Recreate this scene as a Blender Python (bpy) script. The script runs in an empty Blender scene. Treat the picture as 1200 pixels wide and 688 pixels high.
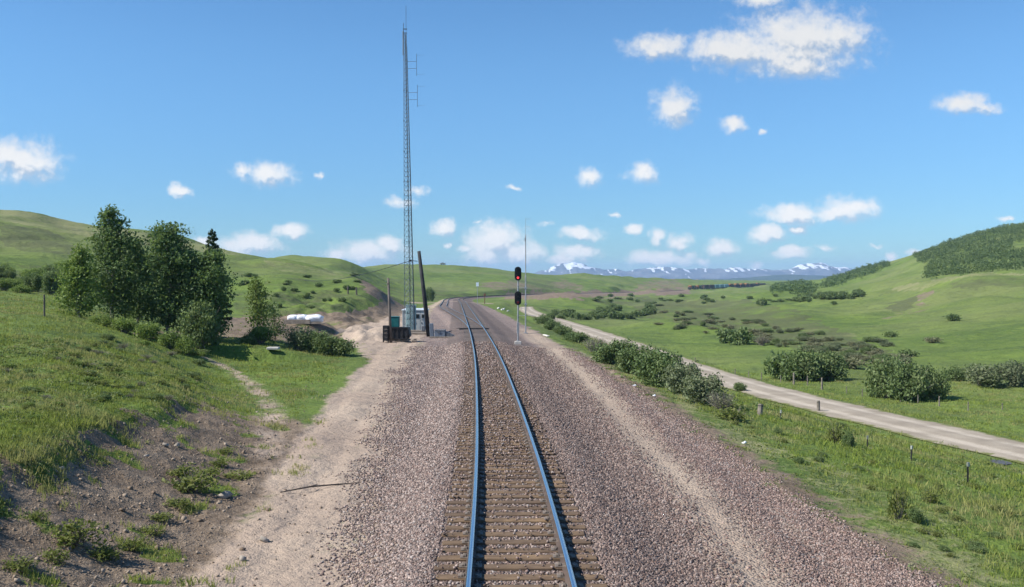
import bpy, math, random
import numpy as np
from mathutils import Vector, Matrix

R = math.radians
rng = np.random.default_rng(7)
random.seed(7)
C = bpy.context.scene.collection
S = bpy.context.scene

# ------------------------------------------------------------------ camera, sky, sun, exposure
FPX, HOR, CAMZ = 1120.0, 321.0, 4.39          # focal length in photo pixels, row of the level horizon, eye height
cam = bpy.data.cameras.new('camera')
cam.sensor_width = 36.0
cam.lens = 36.0 * FPX / 1200.0
cam.clip_start = 0.1
cam.clip_end = 60000
camo = bpy.data.objects.new('camera', cam)
C.objects.link(camo)
camo.location = (0, 0, CAMZ)
camo.rotation_euler = (R(90) - math.atan((344 - HOR) / FPX), 0, 0)
S.camera = camo

SUN_AZ = (-0.97, -0.26)
SUN_EL = R(43)
sv = Vector((SUN_AZ[0] * math.cos(SUN_EL), SUN_AZ[1] * math.cos(SUN_EL), math.sin(SUN_EL))).normalized()
sun = bpy.data.lights.new('sun', 'SUN')
sun.energy = 4.2
sun.angle = R(0.53)
sun.color = (1.0, 0.955, 0.88)
suno = bpy.data.objects.new('sun', sun)
C.objects.link(suno)
suno.rotation_euler = (-sv).to_track_quat('-Z', 'Y').to_euler()

S.view_settings.view_transform = 'Standard'
S.view_settings.look = 'None'
S.view_settings.gamma = 1.0
S.view_settings.exposure = 0.82
S.view_settings.use_curve_mapping = False
S.cycles.max_bounces = 6
S.cycles.diffuse_bounces = 3
S.cycles.glossy_bounces = 3
S.cycles.transmission_bounces = 3
S.cycles.transparent_max_bounces = 6
S.cycles.volume_bounces = 0
S.cycles.use_denoising = True
try:
    S.cycles.denoiser = 'OPENIMAGEDENOISE'
except Exception:
    pass

# ------------------------------------------------------------------ node helper
class NT:
    def __init__(self, nt):
        self.nt = nt
        self.n = nt.nodes
        self.l = nt.links
    def node(self, t, **kw):
        x = self.n.new(t)
        for k, v in kw.items():
            setattr(x, k, v)
        return x
    def put(self, sock, v):
        if v is None:
            return
        if isinstance(v, bpy.types.NodeSocket):
            self.l.new(v, sock)
        else:
            if isinstance(v, (tuple, list)):
                n = len(sock.default_value)
                v = tuple(v) + (1.0,) * (n - len(v)) if len(v) < n else tuple(v)[:n]
            sock.default_value = v
    def math(self, op, a, b=None, c=None, clamp=False):
        x = self.node('ShaderNodeMath', operation=op, use_clamp=clamp)
        for i, v in enumerate((a, b, c)):
            self.put(x.inputs[i], v)
        return x.outputs[0]
    def vmath(self, op, a, b=None):
        x = self.node('ShaderNodeVectorMath', operation=op)
        self.put(x.inputs[0], a)
        self.put(x.inputs[1], b)
        return x.outputs['Value'] if op in ('LENGTH', 'DOT_PRODUCT', 'DISTANCE') else x.outputs[0]
    def noise(self, vec, scale, detail=4, rough=0.55, dist=0.0, color=False):
        x = self.node('ShaderNodeTexNoise')
        self.put(x.inputs['Vector'], vec)
        x.inputs['Scale'].default_value = scale
        x.inputs['Detail'].default_value = detail
        x.inputs['Roughness'].default_value = rough
        x.inputs['Distortion'].default_value = dist
        return x.outputs['Color' if color else 'Fac']
    def voro(self, vec, scale, out='Color', feature='F1'):
        x = self.node('ShaderNodeTexVoronoi', feature=feature)
        self.put(x.inputs['Vector'], vec)
        x.inputs['Scale'].default_value = scale
        return x.outputs[out]
    def mix(self, f, a, b, blend='MIX'):
        x = self.node('ShaderNodeMix', data_type='RGBA', blend_type=blend)
        self.put(x.inputs[0], f)
        self.put(x.inputs[6], a)
        self.put(x.inputs[7], b)
        return x.outputs[2]
    def smooth(self, v, lo, hi, a=0.0, b=1.0):
        x = self.node('ShaderNodeMapRange', interpolation_type='SMOOTHSTEP')
        self.put(x.inputs[0], v)
        for i, q in enumerate((lo, hi, a, b)):
            x.inputs[i + 1].default_value = q
        return x.outputs[0]
    def lin(self, v, lo, hi, a=0.0, b=1.0):
        x = self.node('ShaderNodeMapRange')
        self.put(x.inputs[0], v)
        for i, q in enumerate((lo, hi, a, b)):
            x.inputs[i + 1].default_value = q
        return x.outputs[0]
    def bump(self, h, strength=0.5, dist=0.1, normal=None):
        x = self.node('ShaderNodeBump')
        x.inputs['Strength'].default_value = strength
        x.inputs['Distance'].default_value = dist
        self.put(x.inputs['Height'], h)
        if normal is not None:
            self.put(x.inputs['Normal'], normal)
        return x.outputs[0]
    def pos(self):
        return self.node('ShaderNodeNewGeometry').outputs['Position']
    def island(self):
        return self.node('ShaderNodeNewGeometry').outputs['Random Per Island']
    def obj(self):
        return self.node('ShaderNodeTexCoord').outputs['Object']
    def rnd(self):
        return self.node('ShaderNodeObjectInfo').outputs['Random']

def new_mat(name):
    m = bpy.data.materials.new(name)
    m.use_nodes = True
    m.node_tree.nodes.clear()
    t = NT(m.node_tree)
    out = t.node('ShaderNodeOutputMaterial')
    return m, t, out

def principled(t, out, col, rough=0.8, metal=0.0, normal=None, spec=0.3):
    b = t.node('ShaderNodeBsdfPrincipled')
    t.put(b.inputs['Base Color'], col)
    t.put(b.inputs['Roughness'], rough)
    t.put(b.inputs['Metallic'], metal)
    b.inputs['Specular IOR Level'].default_value = spec
    if normal is not None:
        t.put(b.inputs['Normal'], normal)
    t.l.new(b.outputs[0], out.inputs['Surface'])
    return b

def worn(name, col, rough=0.6, metal=0.0, var=0.25, scale=3.0, dirt=None, dirt_amt=0.4, bump=0.15, spec=0.3):
    """A painted / metal / wood surface with blotches and grime of its own."""
    m, t, out = new_mat(name)
    o = t.obj()
    n1 = t.noise(o, scale, 5, 0.6)
    n2 = t.noise(o, scale * 9, 4, 0.6)
    dk = tuple(c * (1 - var) for c in col)
    lt = tuple(min(1, c * (1 + var)) for c in col)
    c = t.mix(t.smooth(n1, 0.3, 0.7), dk, lt)
    if dirt:
        c = t.mix(t.math('MULTIPLY', t.smooth(n2, 0.45, 0.72), dirt_amt), c, dirt)
    principled(t, out, c, rough, metal, t.bump(n2, bump, 0.02), spec)
    return m

# ------------------------------------------------------------------ world: Nishita sky with the day's clouds
W = bpy.data.worlds.new('World')
S.world = W
W.use_nodes = True
W.node_tree.nodes.clear()
t = NT(W.node_tree)
wout = t.node('ShaderNodeOutputWorld')
sky = t.node('ShaderNodeTexSky', sky_type='NISHITA')
sky.sun_disc = False
sky.sun_elevation = SUN_EL
sky.sun_rotation = math.atan2(SUN_AZ[0], SUN_AZ[1])
sky.altitude = 1400
sky.air_density = 1.0
sky.dust_density = 0.0
sky.ozone_density = 2.0
hs = t.node('ShaderNodeHueSaturation')
hs.inputs['Saturation'].default_value = 1.12
t.l.new(sky.outputs[0], hs.inputs['Color'])
bg = t.node('ShaderNodeBackground')
bg.inputs['Strength'].default_value = 0.085
sky_tint = t.node('ShaderNodeTexCoord')
sky_sep = t.node('ShaderNodeSeparateXYZ')
t.l.new(sky_tint.outputs['Generated'], sky_sep.inputs[0])
tint = t.mix(t.smooth(sky_sep.outputs[2], -0.02, 0.24), (0.345, 0.55, 0.76), (0.765, 0.985, 1.085))
t.l.new(t.mix(1.0, hs.outputs[0], tint, 'MULTIPLY'), bg.inputs['Color'])

# clouds: (bearing in px from the track's vanishing line, height in px above the horizon, half width, half height, fullness)
CLOUDS = [(-570, 131, 50, 27, 1), (-588, 138, 34, 24, 1), (335, 276, 84, 40, 1), (325, 258, 96, 32, .96), (240, 263, 60, 18, .92), (262, 262, 66, 26, 1), (170, 265, 46, 17, .95), (335, 243, 62, 19, .95),
          (385, 277, 42, 22, 1), (290, 320, 42, 12, .85), (190, 196, 28, 25, 1), (258, 175, 18, 11, .95), (294, 166, 9, 6, .75), (525, 199, 34, 15, 1), (553, 194, 24, 9, .9),
          (90, 114, 19, 13, .9), (152, 118, 23, 16, .85), (-389, 98, 17, 8, .95), (-317, 121, 16, 9, .9), (-285, 115, 33, 16, 1),
          (-258, 50, 22, 10, 1), (-310, 34, 46, 15, 1), (-360, 38, 16, 9, .9), (-130, 84, 28, 9, .72), (-110, 97, 20, 9, .72), (-168, 25, 44, 17, 1), (-145, 33, 20, 12, 1), (-205, 22, 24, 10, .9),
          (-81, 54, 16, 11, 1), (-75, 35, 10, 4, .8), (-20, 38, 40, 26, 1), (8, 24, 36, 17, .98), (-30, 20, 30, 13, .95), (-55, 28, 14, 6, .8), (80, 47, 26, 9, 1), (75, 24, 32, 12, .95), (60, 17, 30, 9, .9),
          (145, 53, 14, 7, .95), (170, 43, 13, 10, .95), (196, 38, 20, 11, .95), (175, 17, 44, 11, 1), (155, 20, 20, 9, 1), (248, 30, 20, 12, 1), (222, 13, 12, 7, .9),
          (300, 47, 26, 12, 1), (330, 69, 42, 13, .97), (395, 76, 36, 15, 1), (375, 71, 34, 11, .9), (335, 51, 12, 7, .9), (325, 24, 26, 8, 1), (285, 9, 8, 5, .85),
          (365, 31, 18, 6, .72), (443, 21, 11, 7, .9), (470, 24, 10, 5, .8), (578, 65, 12, 5, .72), (2, 100, 12, 5, .72), (-225, 117, 9, 5, .7), (120, 68, 12, 4, .7), (425, 34, 14, 4, .65),
          (-40, 62, 12, 4, .62), (40, 60, 14, 5, .62), (-240, 10, 30, 9, .85)]
grp = bpy.data.node_groups.new('cloud_cover', 'ShaderNodeTree')
grp.interface.new_socket('UV', in_out='INPUT', socket_type='NodeSocketVector')
grp.interface.new_socket('Cover', in_out='OUTPUT', socket_type='NodeSocketFloat')
g = NT(grp)
gi = g.node('NodeGroupInput')
go = g.node('NodeGroupOutput')
w1 = g.noise(gi.outputs[0], 0.045, 5, 0.6, color=True)
wv = g.vmath('MULTIPLY', g.vmath('SUBTRACT', w1, (0.5, 0.5, 0.5)), (26, 18, 0))
uvw = g.vmath('ADD', gi.outputs[0], wv)
cur = None
for (cx, cy, rx, ry, a) in CLOUDS:
    k = 1.04 if cy < 60 else 1.08
    rx *= k; ry *= k
    d = g.vmath('MULTIPLY', g.vmath('SUBTRACT', uvw, (cx, cy, 0)), (1 / rx, 1 / ry, 0))
    v = g.math('SUBTRACT', a + (.09 if cy < 80 else 0), g.vmath('LENGTH', d))
    cur = v if cur is None else g.math('SMOOTH_MAX', cur, v, 0.12)
f1 = g.noise(gi.outputs[0], 0.06, 7, 0.62)
f2 = g.noise(gi.outputs[0], 0.17, 5, 0.6)
cov = g.math('ADD', cur, g.math('MULTIPLY', g.math('SUBTRACT', f1, 0.5), 1.25))
cov = g.math('ADD', cov, g.math('MULTIPLY', g.math('SUBTRACT', f2, 0.5), 0.25))
g.l.new(cov, go.inputs[0])
tc = t.node('ShaderNodeTexCoord')
sep = t.node('ShaderNodeSeparateXYZ')
t.l.new(tc.outputs['Generated'], sep.inputs[0])
yy = t.math('MAXIMUM', sep.outputs[1], 0.02)
comb = t.node('ShaderNodeCombineXYZ')
t.l.new(t.math('MULTIPLY', t.math('DIVIDE', sep.outputs[0], yy), FPX), comb.inputs[0])
t.l.new(t.math('MULTIPLY', t.math('DIVIDE', sep.outputs[2], yy), FPX), comb.inputs[1])
def cover(off):
    q = t.node('ShaderNodeGroup')
    q.node_tree = grp
    t.l.new(t.vmath('ADD', comb.outputs[0], off), q.inputs[0])
    return q.outputs[0]
c0 = cover((0, 0, 0))
c1 = cover((-8, 15, 0))
c2 = cover((-3, 5, 0))
alpha = t.smooth(c0, -0.14, 0.86)
alpha = t.math('MULTIPLY', alpha, 0.97)
thick = t.math('MULTIPLY', t.math('ADD', t.math('SUBTRACT', c0, c1), t.math('MULTIPLY', t.math('SUBTRACT', c0, c2), 0.8)), 1.0)  # cover drop towards the sun, which drives the painted cloud shading
lit = t.smooth(thick, -0.62, 0.22)
ccol = t.mix(lit, (0.52, 0.62, 0.76), (0.96, 0.965, 0.97))  # shaded grey-blue to sunlit white, painted into the cloud colour
bgc = t.node('ShaderNodeBackground')
csep = t.node('ShaderNodeSeparateXYZ'); t.l.new(comb.outputs[0], csep.inputs[0])
t.l.new(t.smooth(csep.outputs[1], 60, 250, .585, .50), bgc.inputs['Strength'])
t.l.new(ccol, bgc.inputs['Color'])
mx = t.node('ShaderNodeMixShader')
t.l.new(alpha, mx.inputs[0])
t.l.new(bg.outputs[0], mx.inputs[1])
t.l.new(bgc.outputs[0], mx.inputs[2])
t.l.new(mx.outputs[0], wout.inputs['Surface'])

# ------------------------------------------------------------------ numpy noise
_perm = rng.permutation(512)
_perm = np.concatenate([_perm, _perm])
_gr = rng.random(512) * 2 * np.pi
_gx, _gy = np.cos(_gr), np.sin(_gr)
def perlin(x, y):
    x = np.asarray(x, float); y = np.asarray(y, float)
    xi = np.floor(x).astype(np.int64); yi = np.floor(y).astype(np.int64)
    xf = x - xi; yf = y - yi
    u = xf * xf * xf * (xf * (xf * 6 - 15) + 10)
    v = yf * yf * yf * (yf * (yf * 6 - 15) + 10)
    def gd(ix, iy, fx, fy):
        h = _perm[(_perm[ix & 511] + iy) & 511]
        return _gx[h] * fx + _gy[h] * fy
    a = gd(xi, yi, xf, yf); b = gd(xi + 1, yi, xf - 1, yf)
    c = gd(xi, yi + 1, xf, yf - 1); d = gd(xi + 1, yi + 1, xf - 1, yf - 1)
    return (a + (b - a) * u) + ((c + (d - c) * u) - (a + (b - a) * u)) * v
def fbm(x, y, oct=4, gain=0.5):
    s = 0; a = 1.0
    for k in range(oct):
        s = s + a * perlin(x * 2 ** k + 17.3 * k, y * 2 ** k - 9.1 * k)
        a *= gain
    return s
def sstep(a, b, v):
    q = np.clip((v - a) / (b - a), 0, 1)
    return q * q * (3 - 2 * q)

# ------------------------------------------------------------------ the railway line in plan and profile
_tk = np.array([(0.3, -40), (0.3, 0), (0.19, 13.4), (.03, 20.6), (-.8, 42), (-1.5, 58), (-3.0, 86), (-5.8, 134), (-10.0, 205), (-14.4, 281),
                (-19.6, 350), (-21.0, 420), (-8, 520), (28, 645), (98, 790), (175, 930), (290, 1150), (400, 1400), (520, 1700), (700, 2200)])
_yy = np.arange(-40, 2200, 1.0)
_xx = np.interp(_yy, _tk[:, 1], _tk[:, 0])
def _smooth(a, s):
    k = np.exp(-0.5 * (np.arange(-3 * s, 3 * s + 1) / s) ** 2); k /= k.sum()
    return np.convolve(np.pad(a, 3 * s, mode='edge'), k, 'valid')
_xs_near = _smooth(_xx, 8); _xs_far = _smooth(_xx, 38)
_w = sstep(150, 320, _yy)
_xx = _xs_near * (1 - _w) + _xs_far * _w
_zz = np.interp(_yy, [-40, 12, 58, 86, 134, 281, 500, 645, 790, 930, 1400, 2200], [0, 0, -.5, -.9, -1.6, -3.75, -7.1, -8.85, -10.6, -11.3, -12.6, -15])
_zz = _smooth(_zz, 7)
def xc(y): return np.interp(y, _yy, _xx)
def zc(y): return np.interp(y, _yy, _zz)
_th = np.gradient(_xx)
def heading(y): return np.arctan(np.interp(y, _yy, _th))
def siding(y):                                   # distance of the siding left of the main line
    q = np.clip((np.asarray(y, float) - 97) / 125, 0, 1)
    return 5.0 * (q * q * (3 - 2 * q) * 0.6 + q * 0.4)

# ------------------------------------------------------------------ terrain control sections: bearing -> (distance, height)
def hh(d, py): return CAMZ - (py - HOR) / FPX * d
def H(*pairs): return [(d, hh(d, py)) for py, d in pairs]
LN = [(3, .7), (10, .8), (16, .95), (25, 1.15)]
SECT = {
    -500: [(3, 2), (25, 2.5), (60, 4), (120, 8), (350, 38), (700, 40), (1500, 20), (9000, -40)],
    0: LN + [(35, 1.35)] + H((360, 55), (340, 90), (300, 170), (243, 350)) + [(450, 24), (700, 10), (1500, -5), (9000, -60)],
    60: LN + [(35, 1.25)] + H((365, 57), (345, 92), (310, 165), (254, 355)) + [(450, 22), (700, 10), (1500, -5), (9000, -60)],
    130: [(3, .7), (10, .75), (16, .85), (25, .85), (35, .75)] + H((381, 62), (362, 95), (322, 165), (267, 365)) + [(470, 16), (700, 8), (1500, -5), (9000, -60)],
    200: [(3, .6), (10, .65), (16, .75), (25, .75), (31, .6), (38, .2), (45, .02)] + H((399, 65), (383, 85), (352, 130), (320, 190), (278, 365)) + [(470, 13), (700, 8), (1500, -5), (9000, -60)],
    270: [(3, .5), (10, .55), (16, .65), (25, .5), (31, .25), (38, -.25), (48, -.4)] + H((405, 62), (391, 75), (378, 95), (360, 130), (335, 190), (291, 350)) + [(450, 9), (700, 8), (1500, -5), (9000, -60)],
    330: [(3, .4), (10, .45), (16, .4), (25, .1), (36, -.4), (48, -.5)] + H((416, 56), (401, 68), (380, 95), (363, 125), (340, 165), (302.5, 310)) + [(400, 5), (550, 14.2), (750, 5), (1500, -5), (9000, -60)],
    380: [(3, .4), (10, .3), (25, 0), (36, -.5), (48, -.55)] + H((417, 58), (402, 70), (378, 100), (366, 130), (350, 162), (317, 255)) + [(330, 2), (450, 9), (560, 15.0), (750, 6), (1500, -5), (9000, -60)],
    420: [(3, 0), (36, -.6), (50, -.7)] + H((411, 62), (396, 76), (375, 105), (361, 140), (346, 172), (322, 210)) + [(270, 1.5), (400, 3), (580, 10.6), (800, 8), (1500, -5), (9000, -60)],
    445: [(3, -.6), (36, -.8), (60, -1.0)] + H((396, 76), (378, 102), (367, 140), (352, 172), (336, 190)) + [(230, -.5), (300, -3), (450, -2), (620, 5), (850, 13.0), (1000, 10), (1500, -5), (9000, -60)],
    465: [(3, -.6), (36, -.8), (60, -1.0), (80, -1.2)] + H((372, 120), (364, 160), (352, 178)) + [(200, -2.6), (250, -3.8), (330, -4.5), (450, -3.8), (620, 1.5), (900, 14.3), (1100, 8), (1500, -5), (9000, -60)],
    490: [(3, -.6), (36, -.8), (60, -1.0), (96, -1.6), (140, -2.1)] + H((361, 200), (355, 280), (350, 360), (346, 430), (333, 580), (308, 920)) + [(1100, 8), (1500, -5), (9000, -60)],
    530: [(3, -.6), (60, -1.1), (96, -1.6), (140, -2.2), (200, -3.2), (281, -4.4), (360, -5.6)] + H((348, 440), (342, 500), (330, 640), (308.5, 930)) + [(1100, 8), (1500, -5), (9000, -60)],
    570: [(3, -.6), (60, -1.1), (96, -1.6), (140, -2.2), (200, -3.2), (281, -4.4), (360, -6)] + H((349.5, 430), (343, 520), (330, 670), (312, 950)) + [(1100, 8), (1500, -5), (9000, -60)],
    610: [(3, -.6), (60, -2.5), (140, -4.2), (200, -5.0), (281, -6.2)] + H((350, 440), (346.5, 530), (340, 590), (330, 700), (317.5, 950)) + [(1100, 4), (1500, -6), (9000, -60)],
    650: [(3, -2), (60, -4.2), (140, -5.5), (200, -6), (300, -8)] + H((354, 440), (347, 600), (343.5, 665), (338, 735), (323.5, 960)) + [(1100, 2), (1500, -8), (9000, -62)],
    700: [(3, -3.5), (40, -4.1), (80, -5), (150, -6.3)] + H((376, 245), (366, 330), (356, 450), (346, 660), (342.5, 730), (336, 800), (319.5, 1100)) + [(1250, 2), (1700, -9), (9000, -66)],
    760: [(3, -3.8), (40, -4.1), (80, -5.2), (150, -6.6)] + H((376, 260), (360, 420), (350, 620), (344, 760), (340, 860), (333, 980), (326, 1250)) + [(1500, -4), (2200, -12), (9000, -66)],
    800: [(3, -3.8), (40, -4.1), (80, -5.3), (150, -6.7)] + H((378, 250), (360, 420), (350, 600), (342, 850), (338.5, 960), (334, 1100), (327.5, 1500)) + [(2000, -9), (3000, -15), (9000, -66)],
    850: [(3, -3.8), (40, -4.1), (80, -5.4), (150, -6.6)] + H((380, 230), (362, 370), (350, 540), (340, 880), (336.5, 1080), (331.5, 1500), (328, 2200)) + [(3000, -16), (9000, -66)],
    900: [(3, -3.8), (40, -4.1), (65, -5.0), (90, -5.4)] + H((400, 148), (370, 258), (352, 440), (342, 700), (335.5, 1200), (331, 1700), (328.5, 2400)) + [(3000, -17), (9000, -66)],
    950: [(3, -3.8), (40, -4.1), (65, -5.0), (92, -5.5)] + H((400, 148), (370, 250), (351, 420), (340.5, 680), (332, 1000), (328, 1300)) + [(2000, -9), (3000, -18), (9000, -66)],
    1000: [(3, -3.9), (40, -4.2), (65, -5.0), (95, -5.6)] + H((400, 148), (372, 235), (351, 390), (336, 590), (321, 850)) + [(1100, 2), (2000, -9), (9000, -60)],
    1050: [(3, -3.9), (40, -4.2), (65, -5.1), (92, -5.5)] + H((400, 150), (370, 225), (346, 360), (326, 560), (306, 810)) + [(1100, 14), (2000, -9), (9000, -60)],
    1100: [(3, -4), (40, -4.3), (65, -5.1), (85, -5.3)] + H((420, 112), (390, 160), (360, 238), (330, 330), (323.5, 360), (325, 390), (312, 520), (288, 760)) + [(1100, 30), (2000, -9), (9000, -60)],
    1150: [(3, -4), (40, -4.3), (65, -5.1), (80, -5.2)] + H((420, 112), (390, 155), (357, 225), (320, 315), (321, 352), (313, 420), (300, 520), (272.5, 740)) + [(1100, 38), (2000, -9), (9000, -60)],
    1200: [(3, -4), (40, -4.3), (65, -5.1), (80, -5.2)] + H((430, 98), (400, 132), (360, 205), (320, 300), (322, 340), (309, 420), (290, 520), (259.5, 720)) + [(1100, 44), (2000, -9), (9000, -60)],
    1700: [(3, -4), (40, -4.3), (60, -5), (90, -4), (180, 4), (320, 16), (600, 50), (1100, 62), (2000, 0), (9000, -60)],
}
_pxs = np.arange(-500, 1701, 5.0)
_lds = np.linspace(math.log(2.5), math.log(9500), 420)
_keys = sorted(SECT)
_cols = []
for k in _keys:
    a = np.array(sorted(SECT[k]))
    q = np.interp(_lds, np.log(a[:, 0]), a[:, 1])
    ker = np.exp(-0.5 * (np.arange(-9, 10) / 3.2) ** 2); ker /= ker.sum()
    _cols.append(np.convolve(np.pad(q, 9, mode='edge'), ker, 'valid'))
_cols = np.array(_cols)
_tab = np.empty((len(_pxs), len(_lds)))
for j in range(len(_lds)):
    _tab[:, j] = np.interp(_pxs, _keys, _cols[:, j])
ker = np.exp(-0.5 * (np.arange(-9, 10) / 3.0) ** 2); ker /= ker.sum()
for j in range(len(_lds)):
    _tab[:, j] = np.convolve(np.pad(_tab[:, j], 9, mode='edge'), ker, 'valid')
def polar(x, y):
    px = np.clip(600 + FPX * x / y, -500, 1699.9)
    ld = np.clip(np.log(np.maximum(y, 2.6)), _lds[0], _lds[-1] - 1e-6)
    i = (px + 500) / 5.0; i0 = i.astype(int); fi = i - i0
    j = (ld - _lds[0]) / (_lds[1] - _lds[0]); j0 = j.astype(int); fj = j - j0
    return (_tab[i0, j0] * (1 - fi) * (1 - fj) + _tab[i0 + 1, j0] * fi * (1 - fj) + _tab[i0, j0 + 1] * (1 - fi) * fj + _tab[i0 + 1, j0 + 1] * fi * fj)

# country road east of the line: centre (y -> x)
_rd = np.array([(2, 36.5), (20, 30.9), (30, 28.6), (43, 25.0), (60, 21.3), (82, 17.7), (110, 14.7), (140, 10.9), (170, 7.9), (200, 5.8), (235, 4.4), (270, 4.0), (330, 5)])
_rz = np.array([(2, -3.7), (43, -4.15), (82, -4.72), (110, -4.3), (140, -3.95), (170, -4.0), (200, -4.4), (235, -5.0), (270, -5.6), (330, -7)])
_ryy = np.arange(2, 330, 1.0)
_rxx = _smooth(np.interp(_ryy, _rd[:, 0], _rd[:, 1]), 9)
_rxx[:27] = np.interp(_ryy[:27], _rd[:, 0], _rd[:, 1])
_rzz = _smooth(np.interp(_ryy, _rz[:, 0], _rz[:, 1]), 12)
_rzz[:30] = np.interp(_ryy[:30], _rz[:, 0], _rz[:, 1])
def xroad(y): return np.interp(y, _ryy, _rxx)
def zroad(y): return np.interp(y, _ryy, _rzz)
ROADW = 2.35

_toe = np.array([(2, -5.2), (13.8, -5.5), (15, -5.8), (20, -6.4), (27.6, -7.0), (34, -8.3), (40, -10.5), (50, -14.5), (60, -16)])
def xtoe(y): return np.interp(y, _toe[:, 0], _toe[:, 1])

def ground_z(x, y, detail=True):
    x = np.asarray(x, float); y = np.asarray(y, float)
    th = heading(y)
    o = (x - xc(y)) * np.cos(th)
    tz = zc(y)
    P = polar(x, y)
    n_big = fbm(x / 90.0, y / 90.0, 4)
    P = P + n_big * np.clip((y - 60) / 220, 0, 1) * 2.5 * np.clip(1 - (y - 1500) / 1500, 0.2, 1)
    P = P + (np.abs(fbm(x / 55.0 + 31, y / 75.0, 3)) - .25) * 4.4 * np.clip((y - 90) / 160, 0, 1) * np.clip((np.abs(x) - 25) / 50, 0, 1) * (y < 1500)
    P = P + fbm(x / 16.0 + 5, y / 16.0, 3) * 0.28 * np.clip(y / 60, 0.3, 1.6)
    # two grassy knolls on the valley floor
    P = P + 4.6 * np.exp(-(((x - 27) / 20) ** 2 + ((y - 410) / 42) ** 2) ** 1.2)
    P = P + 2.5 * np.exp(-(((x - 37) / 10) ** 2 + ((y - 205) / 17) ** 2) ** 1.2)
    # crown of ballast, shoulder and level shelf
    ao = np.abs(o)
    dsid = o + siding(y)
    ao2 = np.where(y > 97, np.minimum(ao, np.abs(dsid)), ao)
    ao2 = np.where((y > 97) & (o < 0) & (dsid > 0), 0.0, ao2)
    crown = tz - 0.215 - 0.36 * sstep(1.42, 3.0, ao2)
    shelf = tz - 0.58
    base = np.maximum(crown, shelf)
    base = base - 0.12 * sstep(3.2, 5.5, o) * (o > 0) + 0.05 * fbm(x * 0.7, y * 0.3, 2) * sstep(3.0, 4.5, ao)
    # wheel ruts on the two service tracks
    for c0, w0 in ((4.0, .28), (5.5, .25), (-4.4, .3), (-5.6, .3)):
        cc = c0 * np.clip(0.9 + y / 160.0, .9, 1.35) + 0.25 * perlin(y / 9.0 + c0, y * 0 + c0)
        base = base - 0.045 * np.exp(-((o - cc) / w0) ** 2) * (y < 140)
    # right: shelf edge, then the grassed embankment down to the road and the valley
    edge_r = np.interp(y, [10, 60, 200, 320, 2000], [6.7, 7.2, 7.0, 5.0, 4.5])
    Lr = np.where(y < 230, np.maximum(xroad(y) - 3.0 - xc(y) - edge_r, 6.0), np.interp(y, [230, 320, 2000], [10, 12, 9]))
    gr = np.clip((o - edge_r) / Lr, 0, 1)
    gr = gr * (1 - 0.35 * (1 - gr))
    right = base + (P - base) * gr
    # left: cut bank close to the line, open ground further on
    nz = fbm(y * 0.5 + 3, x * 0.12, 3) * .8
    toe = np.where(y < 60, xtoe(y) - xc(y), np.interp(y, [60, 90, 130, 200, 300, 2000], [-8.5, -13, -12, -10.5, -9.5, -6]))
    wl = np.interp(y, [10, 24, 32, 40, 60, 90, 150, 400], [3.2, 3.6, 3.6, 4, 6, 8, 8, 6])
    tt = (toe - o + nz * np.clip(1.3 - y / 60, .1, 1) * 0.75) / wl
    prof = np.interp(tt, [-.25, 0, .2, .80, .92, 1.02, 1.3, 2.2], [0, .02, .12, .66, .87, .945, .985, 1.0])
    soft = sstep(0, 1, tt)
    wsoft = sstep(30, 44, y)
    gl = prof * (1 - wsoft) + soft * wsoft
    left = base + (P - base) * gl
    z = np.where(o >= 0, right, left)
    # road bed
    dr = np.abs(x - xroad(y))
    wr = (1 - sstep(ROADW + .3, ROADW + 2.6 + 3.0 * sstep(80, 120, y), dr)) * (y < 322) * (y > 1.5)
    z = z * (1 - wr) + zroad(y) * wr
    if detail:
        amp = np.where(ao < 3.0, 0.0, 1.0) * (1 - wr)
        off = 1 - np.exp(-np.clip(ao - 3, 0, 50) / 6)
        z = z + amp * (fbm(x * 0.9, y * 0.9, 4) * 0.10 * off)
        # loose earth on the cut bank
        zone = sstep(-.4, 0, tt) * (1 - sstep(.75, 1.1, tt)) * (y < 45) * (o < 0)
        z = z + zone * fbm(x * 2.6, y * 2.6, 4) * 0.035
        # excavation and spoil heaps left of the shed
        ex = np.exp(-(((600 + FPX * x / np.maximum(y, 3) - 390) / 75) ** 2) ** 2) * sstep(78, 92, y) * (1 - sstep(150, 185, y))
        z = z + ex * fbm(x / 5.0, y / 7.0, 4) * 1.25
    return z

def hit(px, py):
    """Where the sight line through (px, py) meets the ground."""
    u = (px - 600) / FPX; k = (py - HOR) / FPX
    ys = np.geomspace(7, 3500, 5000)
    d = ground_z(u * ys, ys) - (CAMZ - k * ys)
    i = int(np.argmax(d >= 0))
    y = ys[i]
    return float(u * y), float(y), float(ground_z(np.array([u * y]), np.array([y]))[0])
def at(px, y):
    """The ground point on bearing px at distance y."""
    x = (px - 600) / FPX * y
    return float(x), float(y), float(ground_z(np.array([x]), np.array([y]))[0])
def gz(x, y): return float(ground_z(np.array([float(x)]), np.array([float(y)]))[0])
def proj(x, y, z): return 600 + FPX * x / y, HOR + (CAMZ - z) / y * FPX
def inpoly(px, py, poly):
    px = np.asarray(px); py = np.asarray(py)
    ins = np.zeros(px.shape, bool)
    n = len(poly)
    for i in range(n):
        x0, y0 = poly[i]; x1, y1 = poly[(i + 1) % n]
        c = ((y0 > py) != (y1 > py)) & (px < (x1 - x0) * (py - y0) / ((y1 - y0) if y1 != y0 else 1e-9) + x0)
        ins ^= c
    return ins
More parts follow.
